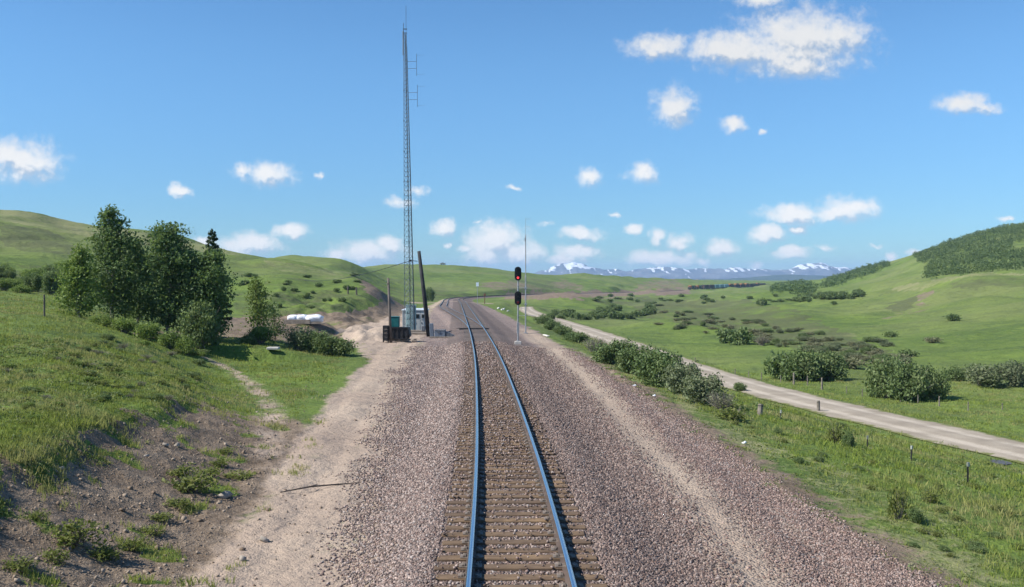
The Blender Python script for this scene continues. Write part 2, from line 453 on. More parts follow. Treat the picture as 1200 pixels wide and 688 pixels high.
# ------------------------------------------------------------------ mesh helpers
def fast_mesh(name, verts, faces, mats=(), parent=None, smooth=False, mat_idx=None):
    verts = np.ascontiguousarray(verts, np.float32); faces = np.ascontiguousarray(faces, np.int32)
    k = faces.shape[1]
    me = bpy.data.meshes.new(name)
    me.vertices.add(len(verts)); me.vertices.foreach_set('co', verts.ravel())
    me.loops.add(faces.size); me.loops.foreach_set('vertex_index', faces.ravel())
    me.polygons.add(len(faces))
    me.polygons.foreach_set('loop_start', np.arange(0, faces.size, k, dtype=np.int32))
    me.polygons.foreach_set('loop_total', np.full(len(faces), k, np.int32))
    if smooth:
        me.polygons.foreach_set('use_smooth', np.ones(len(faces), bool))
    if mat_idx is not None:
        me.polygons.foreach_set('material_index', np.asarray(mat_idx, np.int32))
    me.update(calc_edges=True)
    for m in mats:
        me.materials.append(m)
    o = bpy.data.objects.new(name, me)
    C.objects.link(o)
    if parent is not None:
        o.parent = parent
    return o

def tag(o, label=None, cat=None, group=None, kind=None):
    if label: o['label'] = label
    if cat: o['category'] = cat
    if group: o['group'] = group
    if kind: o['kind'] = kind
    return o
def thing(name, label, cat, loc=(0, 0, 0), rot=(0, 0, 0), group=None):
    o = bpy.data.objects.new(name, None)
    C.objects.link(o)
    o.location = loc; o.rotation_euler = rot
    o.empty_display_size = 0.2
    return tag(o, label, cat, group)
def copy_tree(o, parent=None):
    c = o.copy(); C.objects.link(c)
    if parent is not None:
        c.parent = parent
    for ch in list(o.children):
        copy_tree(ch, c)
    return c

class G:
    """Collects boxes, tubes, lathes and prisms; build() links them as one mesh object."""
    def __init__(self):
        self.v = []; self.f = []; self.m = []
    def add(self, v, f, mi=0):
        b = len(self.v)
        self.v += [tuple(p) for p in v]
        self.f += [tuple(i + b for i in q) for q in f]
        self.m += [mi] * len(f)
        return self
    def box(self, c, s, rz=0.0, mi=0, bev=0.0, rx=0.0, ry=0.0):
        hx, hy, hz = s[0] / 2, s[1] / 2, s[2] / 2
        M = Matrix.Translation(c) @ Matrix.Rotation(rz, 4, 'Z') @ Matrix.Rotation(ry, 4, 'Y') @ Matrix.Rotation(rx, 4, 'X')
        if bev <= 0:
            v = [M @ Vector((x * hx, y * hy, z * hz)) for z in (-1, 1) for y in (-1, 1) for x in (-1, 1)]
            f = [(0, 2, 3, 1), (4, 5, 7, 6), (0, 1, 5, 4), (2, 6, 7, 3), (0, 4, 6, 2), (1, 3, 7, 5)]
        else:
            b = min(bev, hx * .9, hy * .9, hz * .9)
            v = []
            for z, ins in ((-hz, b), (-hz + b, 0), (hz - b, 0), (hz, b)):
                X, Y = hx - ins, hy - ins
                for (x, y) in ((-X, -Y + b), (-X + b, -Y), (X - b, -Y), (X, -Y + b), (X, Y - b), (X - b, Y), (-X + b, Y), (-X, Y - b)):
                    v.append(M @ Vector((x, y, z)))
            f = [tuple(range(7, -1, -1)), tuple(range(24, 32))]
            for k in range(3):
                for i in range(8):
                    j = (i + 1) % 8
                    f.append((k * 8 + i, k * 8 + j, k * 8 + 8 + j, k * 8 + 8 + i))
        return self.add(v, f, mi)
    def tube(self, pts, r, n=8, mi=0, cap=True):
        pts = [Vector(p) for p in pts]
        rs = r if isinstance(r, (list, tuple)) else [r] * len(pts)
        v = []; f = []
        up = Vector((0, 0, 1))
        prev = None
        for i, p in enumerate(pts):
            d = (pts[min(i + 1, len(pts) - 1)] - pts[max(i - 1, 0)]).normalized()
            if prev is None:
                a = d.cross(up if abs(d.z) < .95 else Vector((1, 0, 0))).normalized()
            else:
                a = (prev - d * prev.dot(d)).normalized()
            prev = a
            b = d.cross(a)
            for k in range(n):
                q = 2 * math.pi * k / n
                v.append(p + (a * math.cos(q) + b * math.sin(q)) * rs[i])
        for i in range(len(pts) - 1):
            for k in range(n):
                j = (k + 1) % n
                f.append((i * n + k, i * n + j, (i + 1) * n + j, (i + 1) * n + k))
        if cap:
            f.append(tuple(range(n - 1, -1, -1)))
            f.append(tuple((len(pts) - 1) * n + k for k in range(n)))
        return self.add(v, f, mi)
    def prism(self, poly, y0, y1, M=None, mi=0):
        """poly in (x, z), extruded along y."""
        M = M or Matrix.Identity(4)
        n = len(poly)
        v = [M @ Vector((x, y0, z)) for x, z in poly] + [M @ Vector((x, y1, z)) for x, z in poly]
        f = [tuple(range(n)), tuple(range(2 * n - 1, n - 1, -1))]
        for i in range(n):
            j = (i + 1) % n
            f.append((i, i + n, j + n, j))
        return self.add(v, f, mi)
    def build(self, name, mats, parent=None, smooth=False):
        me = bpy.data.meshes.new(name)
        me.from_pydata([tuple(p) for p in self.v], [], self.f)
        mats = mats if isinstance(mats, (list, tuple)) else [mats]
        for m in mats:
            me.materials.append(m)
        me.polygons.foreach_set('material_index', self.m)
        if smooth:
            me.polygons.foreach_set('use_smooth', [True] * len(me.polygons))
        me.update()
        o = bpy.data.objects.new(name, me)
        C.objects.link(o)
        if parent is not None:
            o.parent = parent
        return o

# ------------------------------------------------------------------ the land: material
def land_material():
    m, t, out = new_mat('land')
    p = t.pos()
    def attr(n):
        a = t.node('ShaderNodeAttribute', attribute_name=n)
        s = t.node('ShaderNodeSeparateColor')
        t.l.new(a.outputs['Color'], s.inputs[0])
        return s.outputs
    A = attr('cover_a'); B = attr('cover_b')
    nb = t.noise(p, 0.012, 4, 0.55)
    nm = t.noise(p, 0.11, 5, 0.6)
    ns = t.noise(p, 0.75, 6, 0.65)
    nf = t.noise(p, 5.0, 5, 0.65)
    nx = t.noise(p, 28.0, 3, 0.6)
    edge = t.math('ADD', t.math('MULTIPLY', t.math('SUBTRACT', ns, .5), 0.9), t.math('MULTIPLY', t.math('SUBTRACT', nf, .5), 0.75))
    def cut(s, w=0.16):
        return t.smooth(t.math('ADD', s, edge), 0.5 - w, 0.5 + w)
    # grass and meadow
    lush = (0.146, 0.210, 0.040); dark = (0.078, 0.124, 0.032); dry = (0.200, 0.212, 0.090); gold = (0.184, 0.226, 0.050)
    gcol = t.mix(t.smooth(nm, .32, .68), dark, lush)
    gcol = t.mix(t.math('MULTIPLY', t.smooth(nb, .42, .66), .55), gcol, dry)
    gcol = t.mix(t.math('MULTIPLY', t.smooth(ns, .48, .72), .55), gcol, gold)
    gcol = t.mix(t.math('MULTIPLY', t.smooth(nf, .5, .72), .45), gcol, (0.200, 0.214, 0.086))
    gcol = t.mix(t.math('MULTIPLY', t.smooth(nf, .52, .3), .75), gcol, (0.062, 0.088, 0.026))
    vs = t.voro(p, 0.28, 'Distance')
    gcol = t.mix(t.math('MULTIPLY', t.math('MULTIPLY', t.smooth(vs, .42, .12), t.smooth(nm, .48, .62)), .5), gcol, (0.058, 0.080, 0.028))
    nq = t.noise(p, .32, 5, .7)
    gcol = t.mix(t.math('MULTIPLY', t.smooth(nq, .54, .70), .55), gcol, (0.066, 0.092, 0.032))
    gcol = t.mix(t.math('MULTIPLY', t.smooth(nq, .42, .28), .35), gcol, (0.185, 0.205, 0.075))
    gcol = t.mix(t.math('MULTIPLY', cut(B[1]), .8), gcol, t.mix(t.smooth(nf, .35, .65), (0.185, 0.190, 0.085), (0.285, 0.268, 0.140)))
    gcol = t.mix(t.math('MULTIPLY', cut(B[0]), .85), gcol, t.mix(t.smooth(nf, .35, .68), (0.066, 0.082, 0.034), (0.135, 0.140, 0.066)))
    # earth of the cut banks
    kcol = t.mix(t.smooth(ns, .3, .7), (0.140, 0.102, 0.070), (0.250, 0.190, 0.135))
    kcol = t.mix(t.math('MULTIPLY', t.smooth(nx, .54, .7), .7), kcol, (0.34, 0.30, 0.26))
    kcol = t.mix(t.math('MULTIPLY', t.smooth(nx, .46, .3), .6), kcol, (0.07, 0.056, 0.046))
    # pale sandy dirt
    scol = t.mix(t.smooth(nm, .3, .7), (0.345, 0.265, 0.205), (0.455, 0.362, 0.278))
    scol = t.mix(t.math('MULTIPLY', t.smooth(nf, .4, .7), .5), scol, (0.31, 0.24, 0.19))
    scol = t.mix(t.math('MULTIPLY', t.smooth(nx, .56, .7), .55), scol, (0.20, 0.155, 0.135))
    # crushed pink-grey rock
    v1 = t.node('ShaderNodeTexVoronoi'); v1.inputs['Scale'].default_value = 17; t.put(v1.inputs['Vector'], p)
    sc = t.node('ShaderNodeSeparateColor'); t.l.new(v1.outputs['Color'], sc.inputs[0])
    bcol = t.mix(sc.outputs[0], (0.168, 0.129, 0.112), (0.405, 0.328, 0.288))
    bcol = t.mix(t.math('MULTIPLY', t.smooth(sc.outputs[1], .62, .78), .8), bcol, (0.33, 0.19, 0.155))
    bcol = t.mix(t.math('MULTIPLY', t.smooth(sc.outputs[2], .8, .86), .9), bcol, (0.42, 0.385, 0.355))
    bcol = t.mix(t.math('MULTIPLY', t.smooth(v1.outputs['Distance'], .42, .75), .75), bcol, (0.055, 0.045, 0.043))
    bcol = t.mix(t.math('MULTIPLY', t.smooth(nm, .42, .68), .35), bcol, (0.35, 0.27, 0.225))
    dcol = t.mix(.5, bcol, (0.085, 0.070, 0.064))
    bcol = t.mix(cut(B[2], .3), bcol, dcol)
    col = t.mix(cut(A[2]), gcol, kcol)
    col = t.mix(cut(A[0], .2), col, bcol)
    col = t.mix(cut(A[1], .24), col, scol)
    # relief
    rock = t.math('MULTIPLY', cut(A[0], .2), t.math('SUBTRACT', 1.0, v1.outputs['Distance']))
    h = t.math('ADD', t.math('MULTIPLY', nf, .8), t.math('MULTIPLY', nx, .35))
    h = t.math('ADD', h, t.math('MULTIPLY', rock, .55))
    h = t.math('ADD', h, t.math('MULTIPLY', ns, 2.6))
    h = t.math('ADD', h, t.math('MULTIPLY', nm, 9.0))
    bmp = t.bump(h, .75, .16)
    principled(t, out, col, .92, 0, bmp, .12)
    return m
LAND = land_material()

def road_material():
    m, t, out = new_mat('gravel_road')
    p = t.pos()
    a = t.node('ShaderNodeAttribute', attribute_name='across')
    n1 = t.noise(p, .5, 5, .6); n2 = t.noise(p, 12, 4, .65)
    ab = t.math('ABSOLUTE', a.outputs['Fac'])
    rut = t.math('SUBTRACT', 1.0, t.smooth(t.math('ABSOLUTE', t.math('SUBTRACT', ab, .43)), .05, .22))
    c = t.mix(t.smooth(n1, .3, .7), (0.265, 0.225, 0.175), (0.36, 0.31, 0.245))
    c = t.mix(t.math('MULTIPLY', rut, t.smooth(n1, .2, .6)), c, (0.45, 0.39, 0.315))
    c = t.mix(t.math('MULTIPLY', t.smooth(n2, .5, .7), .5), c, (0.20, 0.165, 0.135))
    e = t.smooth(t.math('ADD', ab, t.math('MULTIPLY', t.math('SUBTRACT', t.noise(p, 1.1, 5, .7), .5), .85)), .80, 1.0)
    c = t.mix(e, c, t.mix(n2, (0.09, 0.115, 0.03), (0.19, 0.19, 0.07)))
    principled(t, out, c, .95, 0, t.bump(n2, .6, .05), .1)
    return m

# ------------------------------------------------------------------ the land: mesh
def trail(px, py):
    """closeness to the faint dirt trail that leaves the access track towards the trees"""
    P = ((238, 418), (268, 432), (300, 456), (318, 480), (318, 515), (312, 535))
    d = np.full(np.shape(px), 1e9)
    for (ax_, ay_), (bx_, by_) in zip(P[:-1], P[1:]):
        s = np.clip(((px - ax_) * (bx_ - ax_) + 3 * (py - ay_) * (by_ - ay_) * 3) / ((bx_ - ax_) ** 2 + 9 * (by_ - ay_) ** 2), 0, 1)
        q = np.hypot(px - ax_ - s * (bx_ - ax_), 1.4 * (py - ay_ - s * (by_ - ay_))) / np.clip((py - 400) * .26, 5, 30)
        d = np.minimum(d, q)
    return np.exp(-d ** 2)
def build_land():
    uin = (np.arange(-40, 1241, 2.0) - 600) / FPX
    lo = uin[0] - np.cumsum(np.geomspace(.003, .12, 34)); hi = uin[-1] + np.cumsum(np.geomspace(.003, .12, 34))
    u = np.concatenate([lo[::-1], uin, hi])
    y = np.concatenate([np.linspace(1.5, 10, 22)[:-1], np.geomspace(10, 60, 420)[:-1], np.geomspace(60, 320, 230)[:-1], np.geomspace(320, 2500, 190)[:-1], np.geomspace(2500, 9000, 26)])
    U, Y = np.meshgrid(u, y)
    X = U * Y
    Z = ground_z(X.ravel(), Y.ravel()).reshape(X.shape)
    x = X.ravel(); yv = Y.ravel(); z = Z.ravel()
    px, py = proj(x, yv, z)
    th = heading(yv)
    o = (x - xc(yv)) * np.cos(th)
    ds = o + siding(yv)
    # crushed rock
    bl = np.interp(yv, [10, 15, 38, 55, 100, 200, 320, 2000], [-3.3, -3.4, -4.9, -5.6, -6.5, -8.0, -6.5, -5])
    br = np.interp(yv, [10, 60, 200, 320, 2000], [6.9, 7.3, 7.0, 4.8, 4.2])
    wv = fbm(yv * .35, x * .2, 3) * .8 * np.clip(yv / 40, .6, 1.5)
    ball = sstep(0, 1.6, o - bl + wv) * sstep(0, 1.1, br - o + wv * .6)
    rr = np.clip(.9 + yv / 160.0, .9, 1.35)
    wob = perlin(yv / 9.0 + 4.0, yv * 0 + 4.0) * .3
    strip = 1.1 * np.exp(-((o - 4.1 * rr - wob) / (.85 + yv * .004)) ** 2) * (1 - sstep(95, 130, yv)) * (0.95 + .25 * fbm(x * .5, yv * .1, 3))
    strip2 = .55 * np.exp(-((o - 5.55 * rr - wob) / .45) ** 2) * (1 - sstep(70, 100, yv)) * (.7 + .5 * fbm(x * .5, yv * .08, 3))
    dk = sstep(.25, .8, 3.3 - np.abs(o + np.where(yv > 97, 0, 0)))
    dk = np.maximum(dk, sstep(1.2, 1.9, o) * sstep(0, .9, 3.35 * rr - o))
    # pale dirt: the access track along the left of the ballast and the pad round the shed
    toe = np.where(yv < 60, xtoe(yv) - xc(yv), -9)
    sl = np.interp(yv, [10, 20, 28, 36, 45, 60, 75, 100, 130, 200, 320], [-5.7, -6.0, -6.7, -7.2, -7.6, -7.9, -10.5, -15, -13, -11, -8])
    sand = sstep(-.2, 1.0, o - sl + wv * .5) * sstep(-.2, 1.6, bl + 2.0 - o - wv)
    sand = sand * np.clip(.86 + .34 * fbm(o * 1.6, yv * .045, 3), .35, 1.1)
    sand = np.where(yv > 130, sand * .75, sand)
    lobe = trail(px, py)
    sand = np.maximum(sand, lobe * (.56 + .3 * fbm(x * .7, yv * .5, 3)))
    sand = np.maximum(sand, np.maximum(strip, strip2))
    # crossing at 290 m and worn verge on the right
    cr = np.exp(-((yv - 296 - .02 * x) / 5.0) ** 2) * (o > -16) * (o < 10)
    sand = np.maximum(sand, cr * .9)
    oo = o - br - wv * .6
    verge = sstep(-1.2, -.5, oo) * (1 - sstep(.0, 1.5, oo)) * (1 - sstep(45, 90, yv))
    kl = verge * (.66 + .3 * fbm(x * .9, yv * .5, 3))
    jx = fbm(x / (yv * .035) + 3, np.log(yv) * 22, 4); jy = fbm(x / (yv * .03) + 50, np.log(yv) * 25, 4)
    px = px + 9 * jx; py = py + 4.0 * jy * np.clip((py - 300) / 30, .25, 1.5)
    # earth: cut bank, excavation, spur cut
    wl = np.interp(yv, [10, 24, 32, 40], [3.2, 3.6, 3.6, 4])
    nz = fbm(yv * .5 + 3, x * .12, 3) * .8
    tt = (toe - o + nz * np.clip(1.3 - yv / 60, .1, 1) * .75) / wl
    bank = sstep(-.55, -.1, tt) * (1 - sstep(.82, .94, tt + .30 * fbm(x * .8, yv * .8, 4))) * (1 - sstep(31, 37, yv)) * (o < 0)
    weeds = fbm(x * .8 + 40, yv * .8, 3)
    bank = bank * (1 - .8 * sstep(.18, .45, weeds))
    clay = np.maximum(bank, kl)
    ex = inpoly(px, py, [(60, 392), (255, 385), (262, 372), (330, 370), (345, 368), (400, 365), (440, 360), (450, 355), (436, 345), (420, 331), (417, 326), (424, 324), (448, 339), (471, 357), (488, 367), (492, 386), (470, 400), (440, 412), (420, 398), (340, 402), (270, 396), (250, 404)]) & (yv > 58) & (yv < 230)
    exv = ex * (.78 + .35 * fbm(x / 4.0, yv / 6.0, 3))
    clay = np.maximum(clay, exv)
    for poly, s in (([(1073, 347), (1090, 341), (1100, 344), (1090, 350), (1078, 353)], .55), ([(1030, 371), (1050, 367), (1072, 361), (1092, 354), (1093, 358), (1075, 365), (1052, 372), (1036, 375)], .46),
                    ([(555, 336), (572, 330), (598, 329), (640, 340), (600, 341)], .52), ([(640, 333), (660, 327), (690, 335), (680, 340), (648, 338)], .5),
                    ([(742, 338), (758, 329), (790, 328), (812, 337), (790, 341)], .52), ([(590, 343), (760, 341), (812, 338.5), (812, 344), (700, 349), (590, 351)], .85)):
        q = inpoly(px, py, poly)
        clay = np.maximum(clay, q * (s + .25 * fbm(x / 9.0, yv / 14.0, 3)))
    # dark scrub and pale dry grass
    scrub = np.zeros_like(x); dry = np.zeros_like(x)
    for poly, s in (([(0, 308), (60, 312), (75, 345), (0, 345)], .42), ([(0, 262), (60, 270), (110, 300), (40, 296), (0, 288)], .6), ([(420, 335), (555, 338), (545, 352), (480, 356), (430, 345)], .46),
                    ([(598, 326), (660, 328), (668, 340), (600, 341)], .52), ([(735, 355), (860, 352), (930, 362), (980, 385), (1060, 420), (990, 425), (880, 395), (760, 372)], .60),
                    ([(640, 362), (765, 366), (770, 375), (650, 376)], .5), ([(690, 350), (760, 348), (880, 352), (880, 358), (700, 357)], .58), ([(270, 345), (395, 340), (440, 352), (400, 366), (280, 372)], .5),
                    ([(275, 300), (330, 305), (400, 330), (330, 338), (270, 330)], .36), ([(1120, 430), (1200, 425), (1200, 460), (1130, 452)], .4), ([(1036, 360), (1058, 350), (1072, 344), (1080, 347), (1072, 360), (1046, 366)], .66), ([(1110, 331), (1150, 325), (1215, 327), (1215, 336), (1160, 334), (1120, 340)], .5)):
        q = inpoly(px, py, poly)
        scrub = np.maximum(scrub, q * (s + .35 * fbm(x / (yv * .03), yv / (yv * .05) * np.log(yv), 3)))
    for poly, s in (([(0, 243), (270, 290), (280, 300), (120, 282), (0, 258)], .56), ([(300, 303), (420, 320), (400, 330), (330, 318)], .45), ([(1040, 338), (1089, 329), (1120, 323), (1138, 319.5), (1215, 319.5), (1215, 323.5), (1140, 323), (1120, 328), (1092, 335), (1060, 343)], .55),
                    ([(740, 356), (1000, 390), (1060, 425), (930, 400), (760, 370)], .40), ([(0, 430), (260, 430), (200, 470), (0, 480)], .25), ([(640, 340), (780, 334), (900, 352), (820, 352), (660, 347)], .36)):
        q = inpoly(px, py, poly)
        dry = np.maximum(dry, q * (s + .25 * fbm(x / (yv * .05), np.log(yv) * 14, 3)))
    rgt = (o > br) & (yv < 70)
    dry = np.maximum(dry, rgt * np.clip(.80 - .12 * oo, 0, .75) * (.75 + .5 * fbm(x * .6, yv * .3, 3)))
    leftfield = (o < 0) & (yv < 60) & (tt > .9)
    scrub = np.maximum(scrub, leftfield * (.50 + .3 * fbm(x * .8, yv * .5, 3)) * (1 - sstep(20, 34, yv)))
    n = len(x)
    a = np.zeros((n, 4), np.float32); b = np.zeros((n, 4), np.float32)
    a[:, 0] = ball; a[:, 1] = sand; a[:, 2] = np.clip(clay, 0, 1); a[:, 3] = 1
    b[:, 0] = np.clip(scrub, 0, 1); b[:, 1] = np.clip(dry, 0, 1); b[:, 2] = dk; b[:, 3] = 1
    ny, nxu = X.shape
    idx = np.arange(n).reshape(ny, nxu)
    F = np.stack([idx[:-1, :-1], idx[:-1, 1:], idx[1:, 1:], idx[1:, :-1]], -1).reshape(-1, 4)
    fb = ball[F].mean(1); fs = sand[F].mean(1)
    cls = np.where((fb > .5) & (fs <= .6), 1, np.where((fs > .5) & (np.interp(yv[F[:, 0]], [0, 320, 330], [1, 1, 0]) > .5), 2, 0))
    V = np.stack([x, yv, z], -1)
    for k, name in ((0, 'ground'), (1, 'ballast_bed'), (2, 'dirt_path')):
        f = F[cls == k]
        used, inv = np.unique(f.ravel(), return_inverse=True)
        ob = fast_mesh(name, V[used], inv.reshape(-1, 4), [LAND], smooth=True)
        for nm, arr in (('cover_a', a), ('cover_b', b)):
            at_ = ob.data.color_attributes.new(nm, 'FLOAT_COLOR', 'POINT')
            at_.data.foreach_set('color', arr[used].ravel())
        tag(ob, kind='structure')
build_land()

def build_road():
    ys = np.concatenate([np.arange(2, 120, .5), np.arange(120, 325, 2.0)])
    ts = np.linspace(-1, 1, 13)
    cx = xroad(ys); cz = zroad(ys)
    sl = np.gradient(cx, ys)
    nx_, ny_ = 1 / np.sqrt(1 + sl ** 2), -sl / np.sqrt(1 + sl ** 2)
    v = []; ac = []
    for i in range(len(ys)):
        for tt in ts:
            ww = ROADW * (1 + .05 * math.sin(ys[i] * .7 + tt * 2) * abs(tt))
            v.append((cx[i] + nx_[i] * tt * ww, ys[i] + ny_[i] * tt * ww, cz[i] + .05 + .05 * (1 - tt * tt) - .03 * math.exp(-((abs(tt) - .43) / .12) ** 2)))
            ac.append(tt)
    n = len(ts)
    idx = np.arange(len(v)).reshape(-1, n)
    F = np.stack([idx[:-1, :-1], idx[:-1, 1:], idx[1:, 1:], idx[1:, :-1]], -1).reshape(-1, 4)
    ob = fast_mesh('gravel_road', np.array(v), F, [road_material()], smooth=True)
    at_ = ob.data.attributes.new('across', 'FLOAT', 'POINT')
    at_.data.foreach_set('value', np.array(ac, np.float32))
    tag(ob, kind='structure')
build_road()

# ------------------------------------------------------------------ the mountain front and its foothills
def mountain_material():
    m, t, out = new_mat('mountain_rock')
    p = t.pos()
    a = t.node('ShaderNodeAttribute', attribute_name='snow')
    n = t.noise(p, .0045, 6, .65); n2 = t.noise(p, .02, 4, .6)
    c = t.mix(t.smooth(n, .35, .65), (0.085, 0.098, 0.120), (0.160, 0.165, 0.175))
    s = t.smooth(t.math('ADD', a.outputs['Fac'], t.math('MULTIPLY', t.math('SUBTRACT', n2, .5), .8)), .5, .62)
    c = t.mix(s, c, (.70, .73, .78))
    principled(t, out, c, .9, 0, None, .1)
    return m
def foothill_material():
    m, t, out = new_mat('foothill_forest')
    n = t.noise(t.pos(), .006, 5, .6)
    principled(t, out, t.mix(t.smooth(n, .35, .65), (0.03, 0.05, 0.03), (0.06, 0.08, 0.04)), .95, 0, None, .1)
    return m
def ridge(name, knots, D, depth, mat, base_py, snow=False, rough=1.0):
    k = np.array(knots, float)
    x = np.arange((k[0, 0] - 600) / FPX * D, (k[-1, 0] - 600) / FPX * D, 10.0)
    ts = np.linspace(0, 1, 60)
    top = hh(D, np.interp(600 + FPX * x / D, k[:, 0], k[:, 1]))
    base = hh(D, base_py) - 25
    X, T = np.meshgrid(x, ts)
    Yv = D - depth * .6 + T * depth
    prof = np.where(T < .6, T / .6, 1 - (T - .6) / .4)
    prof = prof ** .85
    rg = 1 - np.abs(fbm(X / 260.0, Yv / 330.0, 5)) * 1.3
    hgt = np.clip(top - base, 0, None)
    tp = np.broadcast_to(hgt, X.shape)
    Zv = base + tp * (prof + rough * (rg - .62) * .5 * prof * np.clip(1.15 - prof * .75, 0, 1)) + rough * perlin(X / 70.0, X * 0 + 3) * 3.0 * prof ** 3
    V = np.stack([X, Yv, Zv], -1).reshape(-1, 3)
    idx = np.arange(V.shape[0]).reshape(X.shape)
    F = np.stack([idx[:-1, :-1], idx[:-1, 1:], idx[1:, 1:], idx[1:, :-1]], -1).reshape(-1, 4)
    ob = fast_mesh(name, V, F, [mat], smooth=True)
    if snow:
        rel = (Zv - hh(D, 318.5)) / (hh(D, 308) - hh(D, 318.5))
        str_ = fbm(X / 55.0, Yv / 300.0, 4)
        sn = .22 + .50 * np.clip(rel, -.5, 1.1) + .95 * str_
        at_ = ob.data.attributes.new('snow', 'FLOAT', 'POINT')
        at_.data.foreach_set('value', sn.ravel().astype(np.float32))
    tag(ob, kind='structure')
    return ob
ridge('mountains', [(560, 326), (620, 321), (640, 317), (648, 312.5), (658, 310.5), (672, 309), (684, 310.5), (694, 314), (710, 317), (722, 316), (735, 318), (748, 316), (765, 314.5), (780, 313.5), (792, 314.5), (804, 316.5), (820, 315), (845, 314.5),
                     (862, 314), (880, 316), (905, 317), (925, 315.5), (936, 311.5), (950, 309), (958, 307.5), (966, 310.5), (982, 313), (1000, 315.5), (1030, 318), (1080, 322), (1140, 327)],
      9000, 1700, mountain_material(), 333, True)
ridge('foothills', [(640, 330), (690, 327.5), (740, 328), (800, 327), (850, 326.5), (880, 325), (905, 322.5), (925, 321.5), (950, 322.5), (985, 324), (1040, 327), (1090, 330)], 6500, 1500, foothill_material(), 333, False, .3)
# ------------------------------------------------------------------ materials for things
RUST = worn('rail_rust', (0.085, 0.062, 0.050), .8, .2, .3, 2.0)
def rail_top_mat():
    m, t, out = new_mat('rail_top')
    p = t.pos()
    n = t.noise(p, 6, 4, .6)
    principled(t, out, t.mix(n, (.50, .53, .58), (.64, .66, .70)), t.lin(n, 0, 1, .16, .30), 1.0, None, .5)
    return m
RAILTOP = rail_top_mat()
def tie_mat():
    m, t, out = new_mat('creosoted_timber')
    o = t.obj(); r = t.rnd()
    mp = t.node('ShaderNodeMapping'); mp.inputs['Scale'].default_value = (1.2, 14, 14)
    t.l.new(o, mp.inputs['Vector'])
    ofs = t.node('ShaderNodeCombineXYZ'); t.l.new(t.math('MULTIPLY', r, 50.0), ofs.inputs[0])
    t.l.new(ofs.outputs[0], mp.inputs['Location'])
    n = t.noise(mp.outputs[0], 2.2, 6, .65)
    n2 = t.noise(t.vmath('ADD', o, ofs.outputs[0]), 1.3, 4, .6)
    c = t.mix(t.smooth(n, .3, .7), (0.085, 0.056, 0.036), (0.225, 0.155, 0.098))
    c = t.mix(t.math('MULTIPLY', t.smooth(n2, .45, .7), .75), c, (0.27, 0.180, 0.100))
    c = t.mix(t.math('MULTIPLY', r, .45), c, (0.075, 0.055, 0.045))
    principled(t, out, c, .85, 0, t.bump(n, .6, .02), .15)
    return m
TIE = tie_mat()
PLATE = worn('tie_plate_steel', (0.20, 0.165, 0.135), .7, .3, .35, 6)
def stone_mat(name='ballast_stone', tint=(1, 1, 1)):
    m, t, out = new_mat(name)
    r = t.island()
    w = t.node('ShaderNodeTexWhiteNoise', noise_dimensions='1D'); t.l.new(t.math('MULTIPLY', r, 977.0), w.inputs['W'])
    s = t.node('ShaderNodeSeparateColor'); t.l.new(w.outputs['Color'], s.inputs[0])
    c = t.mix(t.math('POWER', r, 1.3), (0.142, 0.110, 0.096), (0.560, 0.458, 0.400))
    c = t.mix(t.math('MULTIPLY', t.smooth(s.outputs[0], .66, .72), .6), c, (0.255, 0.170, 0.145))
    c = t.mix(t.math('MULTIPLY', t.smooth(s.outputs[1], .74, .80), .8), c, (0.100, 0.090, 0.090))
    c = t.mix(t.math('MULTIPLY', t.smooth(s.outputs[2], .90, .93), .9), c, (0.46, 0.42, 0.39))
    n = t.noise(t.pos(), 60, 3, .6)
    principled(t, out, t.mix(1.0, t.mix(t.math('MULTIPLY', n, .35), c, (0.12, 0.10, 0.095)), tint, 'MULTIPLY'), .9, 0, None, .15)
    return m
STONE = stone_mat(tint=(.93, .90, .89))
STONE_D = stone_mat('oily_ballast_stone', (.74, .69, .67))
STONE_R = stone_mat('reddish_ballast_stone', (.88, .80, .77))

def leaf_mat(name, dark, light, pale, trans=.42, clump=.9):
    m, t, out = new_mat(name)
    r = t.island(); o = t.obj()
    ofs = t.node('ShaderNodeCombineXYZ'); t.l.new(t.math('MULTIPLY', t.rnd(), 40.0), ofs.inputs[0])
    n = t.noise(t.vmath('ADD', o, ofs.outputs[0]), clump, 3, .6)
    c = t.mix(r, dark, light)
    c = t.mix(t.math('MULTIPLY', t.smooth(n, .48, .68), .7), c, pale)
    c = t.mix(t.math('MULTIPLY', t.smooth(n, .47, .30), .55), c, dark)
    c = t.mix(t.math('MULTIPLY', t.rnd(), .25), c, (0.165, 0.195, 0.072))
    b = t.node('ShaderNodeBsdfPrincipled'); t.put(b.inputs['Base Color'], c)
    b.inputs['Roughness'].default_value = .6; b.inputs['Specular IOR Level'].default_value = .25
    tr = t.node('ShaderNodeBsdfTranslucent'); t.put(tr.inputs['Color'], t.mix(.5, c, (0.16, 0.22, 0.03)))
    mx = t.node('ShaderNodeMixShader'); mx.inputs[0].default_value = trans
    t.l.new(b.outputs[0], mx.inputs[1]); t.l.new(tr.outputs[0], mx.inputs[2]); t.l.new(mx.outputs[0], out.inputs['Surface'])
    return m
L_ASPEN = leaf_mat('aspen_leaves', (0.060, 0.118, 0.048), (0.150, 0.240, 0.085), (0.215, 0.310, 0.105))
L_YOUNG = leaf_mat('young_leaves', (0.110, 0.180, 0.040), (0.225, 0.310, 0.075), (0.300, 0.380, 0.105))
L_SPRUCE = leaf_mat('spruce_needles', (0.031, 0.060, 0.031), (0.068, 0.107, 0.052), (0.094, 0.137, 0.065), .12)
L_SHRUB = leaf_mat('shrub_leaves', (0.080, 0.129, 0.051), (0.173, 0.241, 0.085), (0.256, 0.307, 0.133), .3, 1.2)
L_WILLOW = leaf_mat('willow_leaves', (0.098, 0.127, 0.069), (0.190, 0.224, 0.121), (0.259, 0.276, 0.167), .3, 1.2)
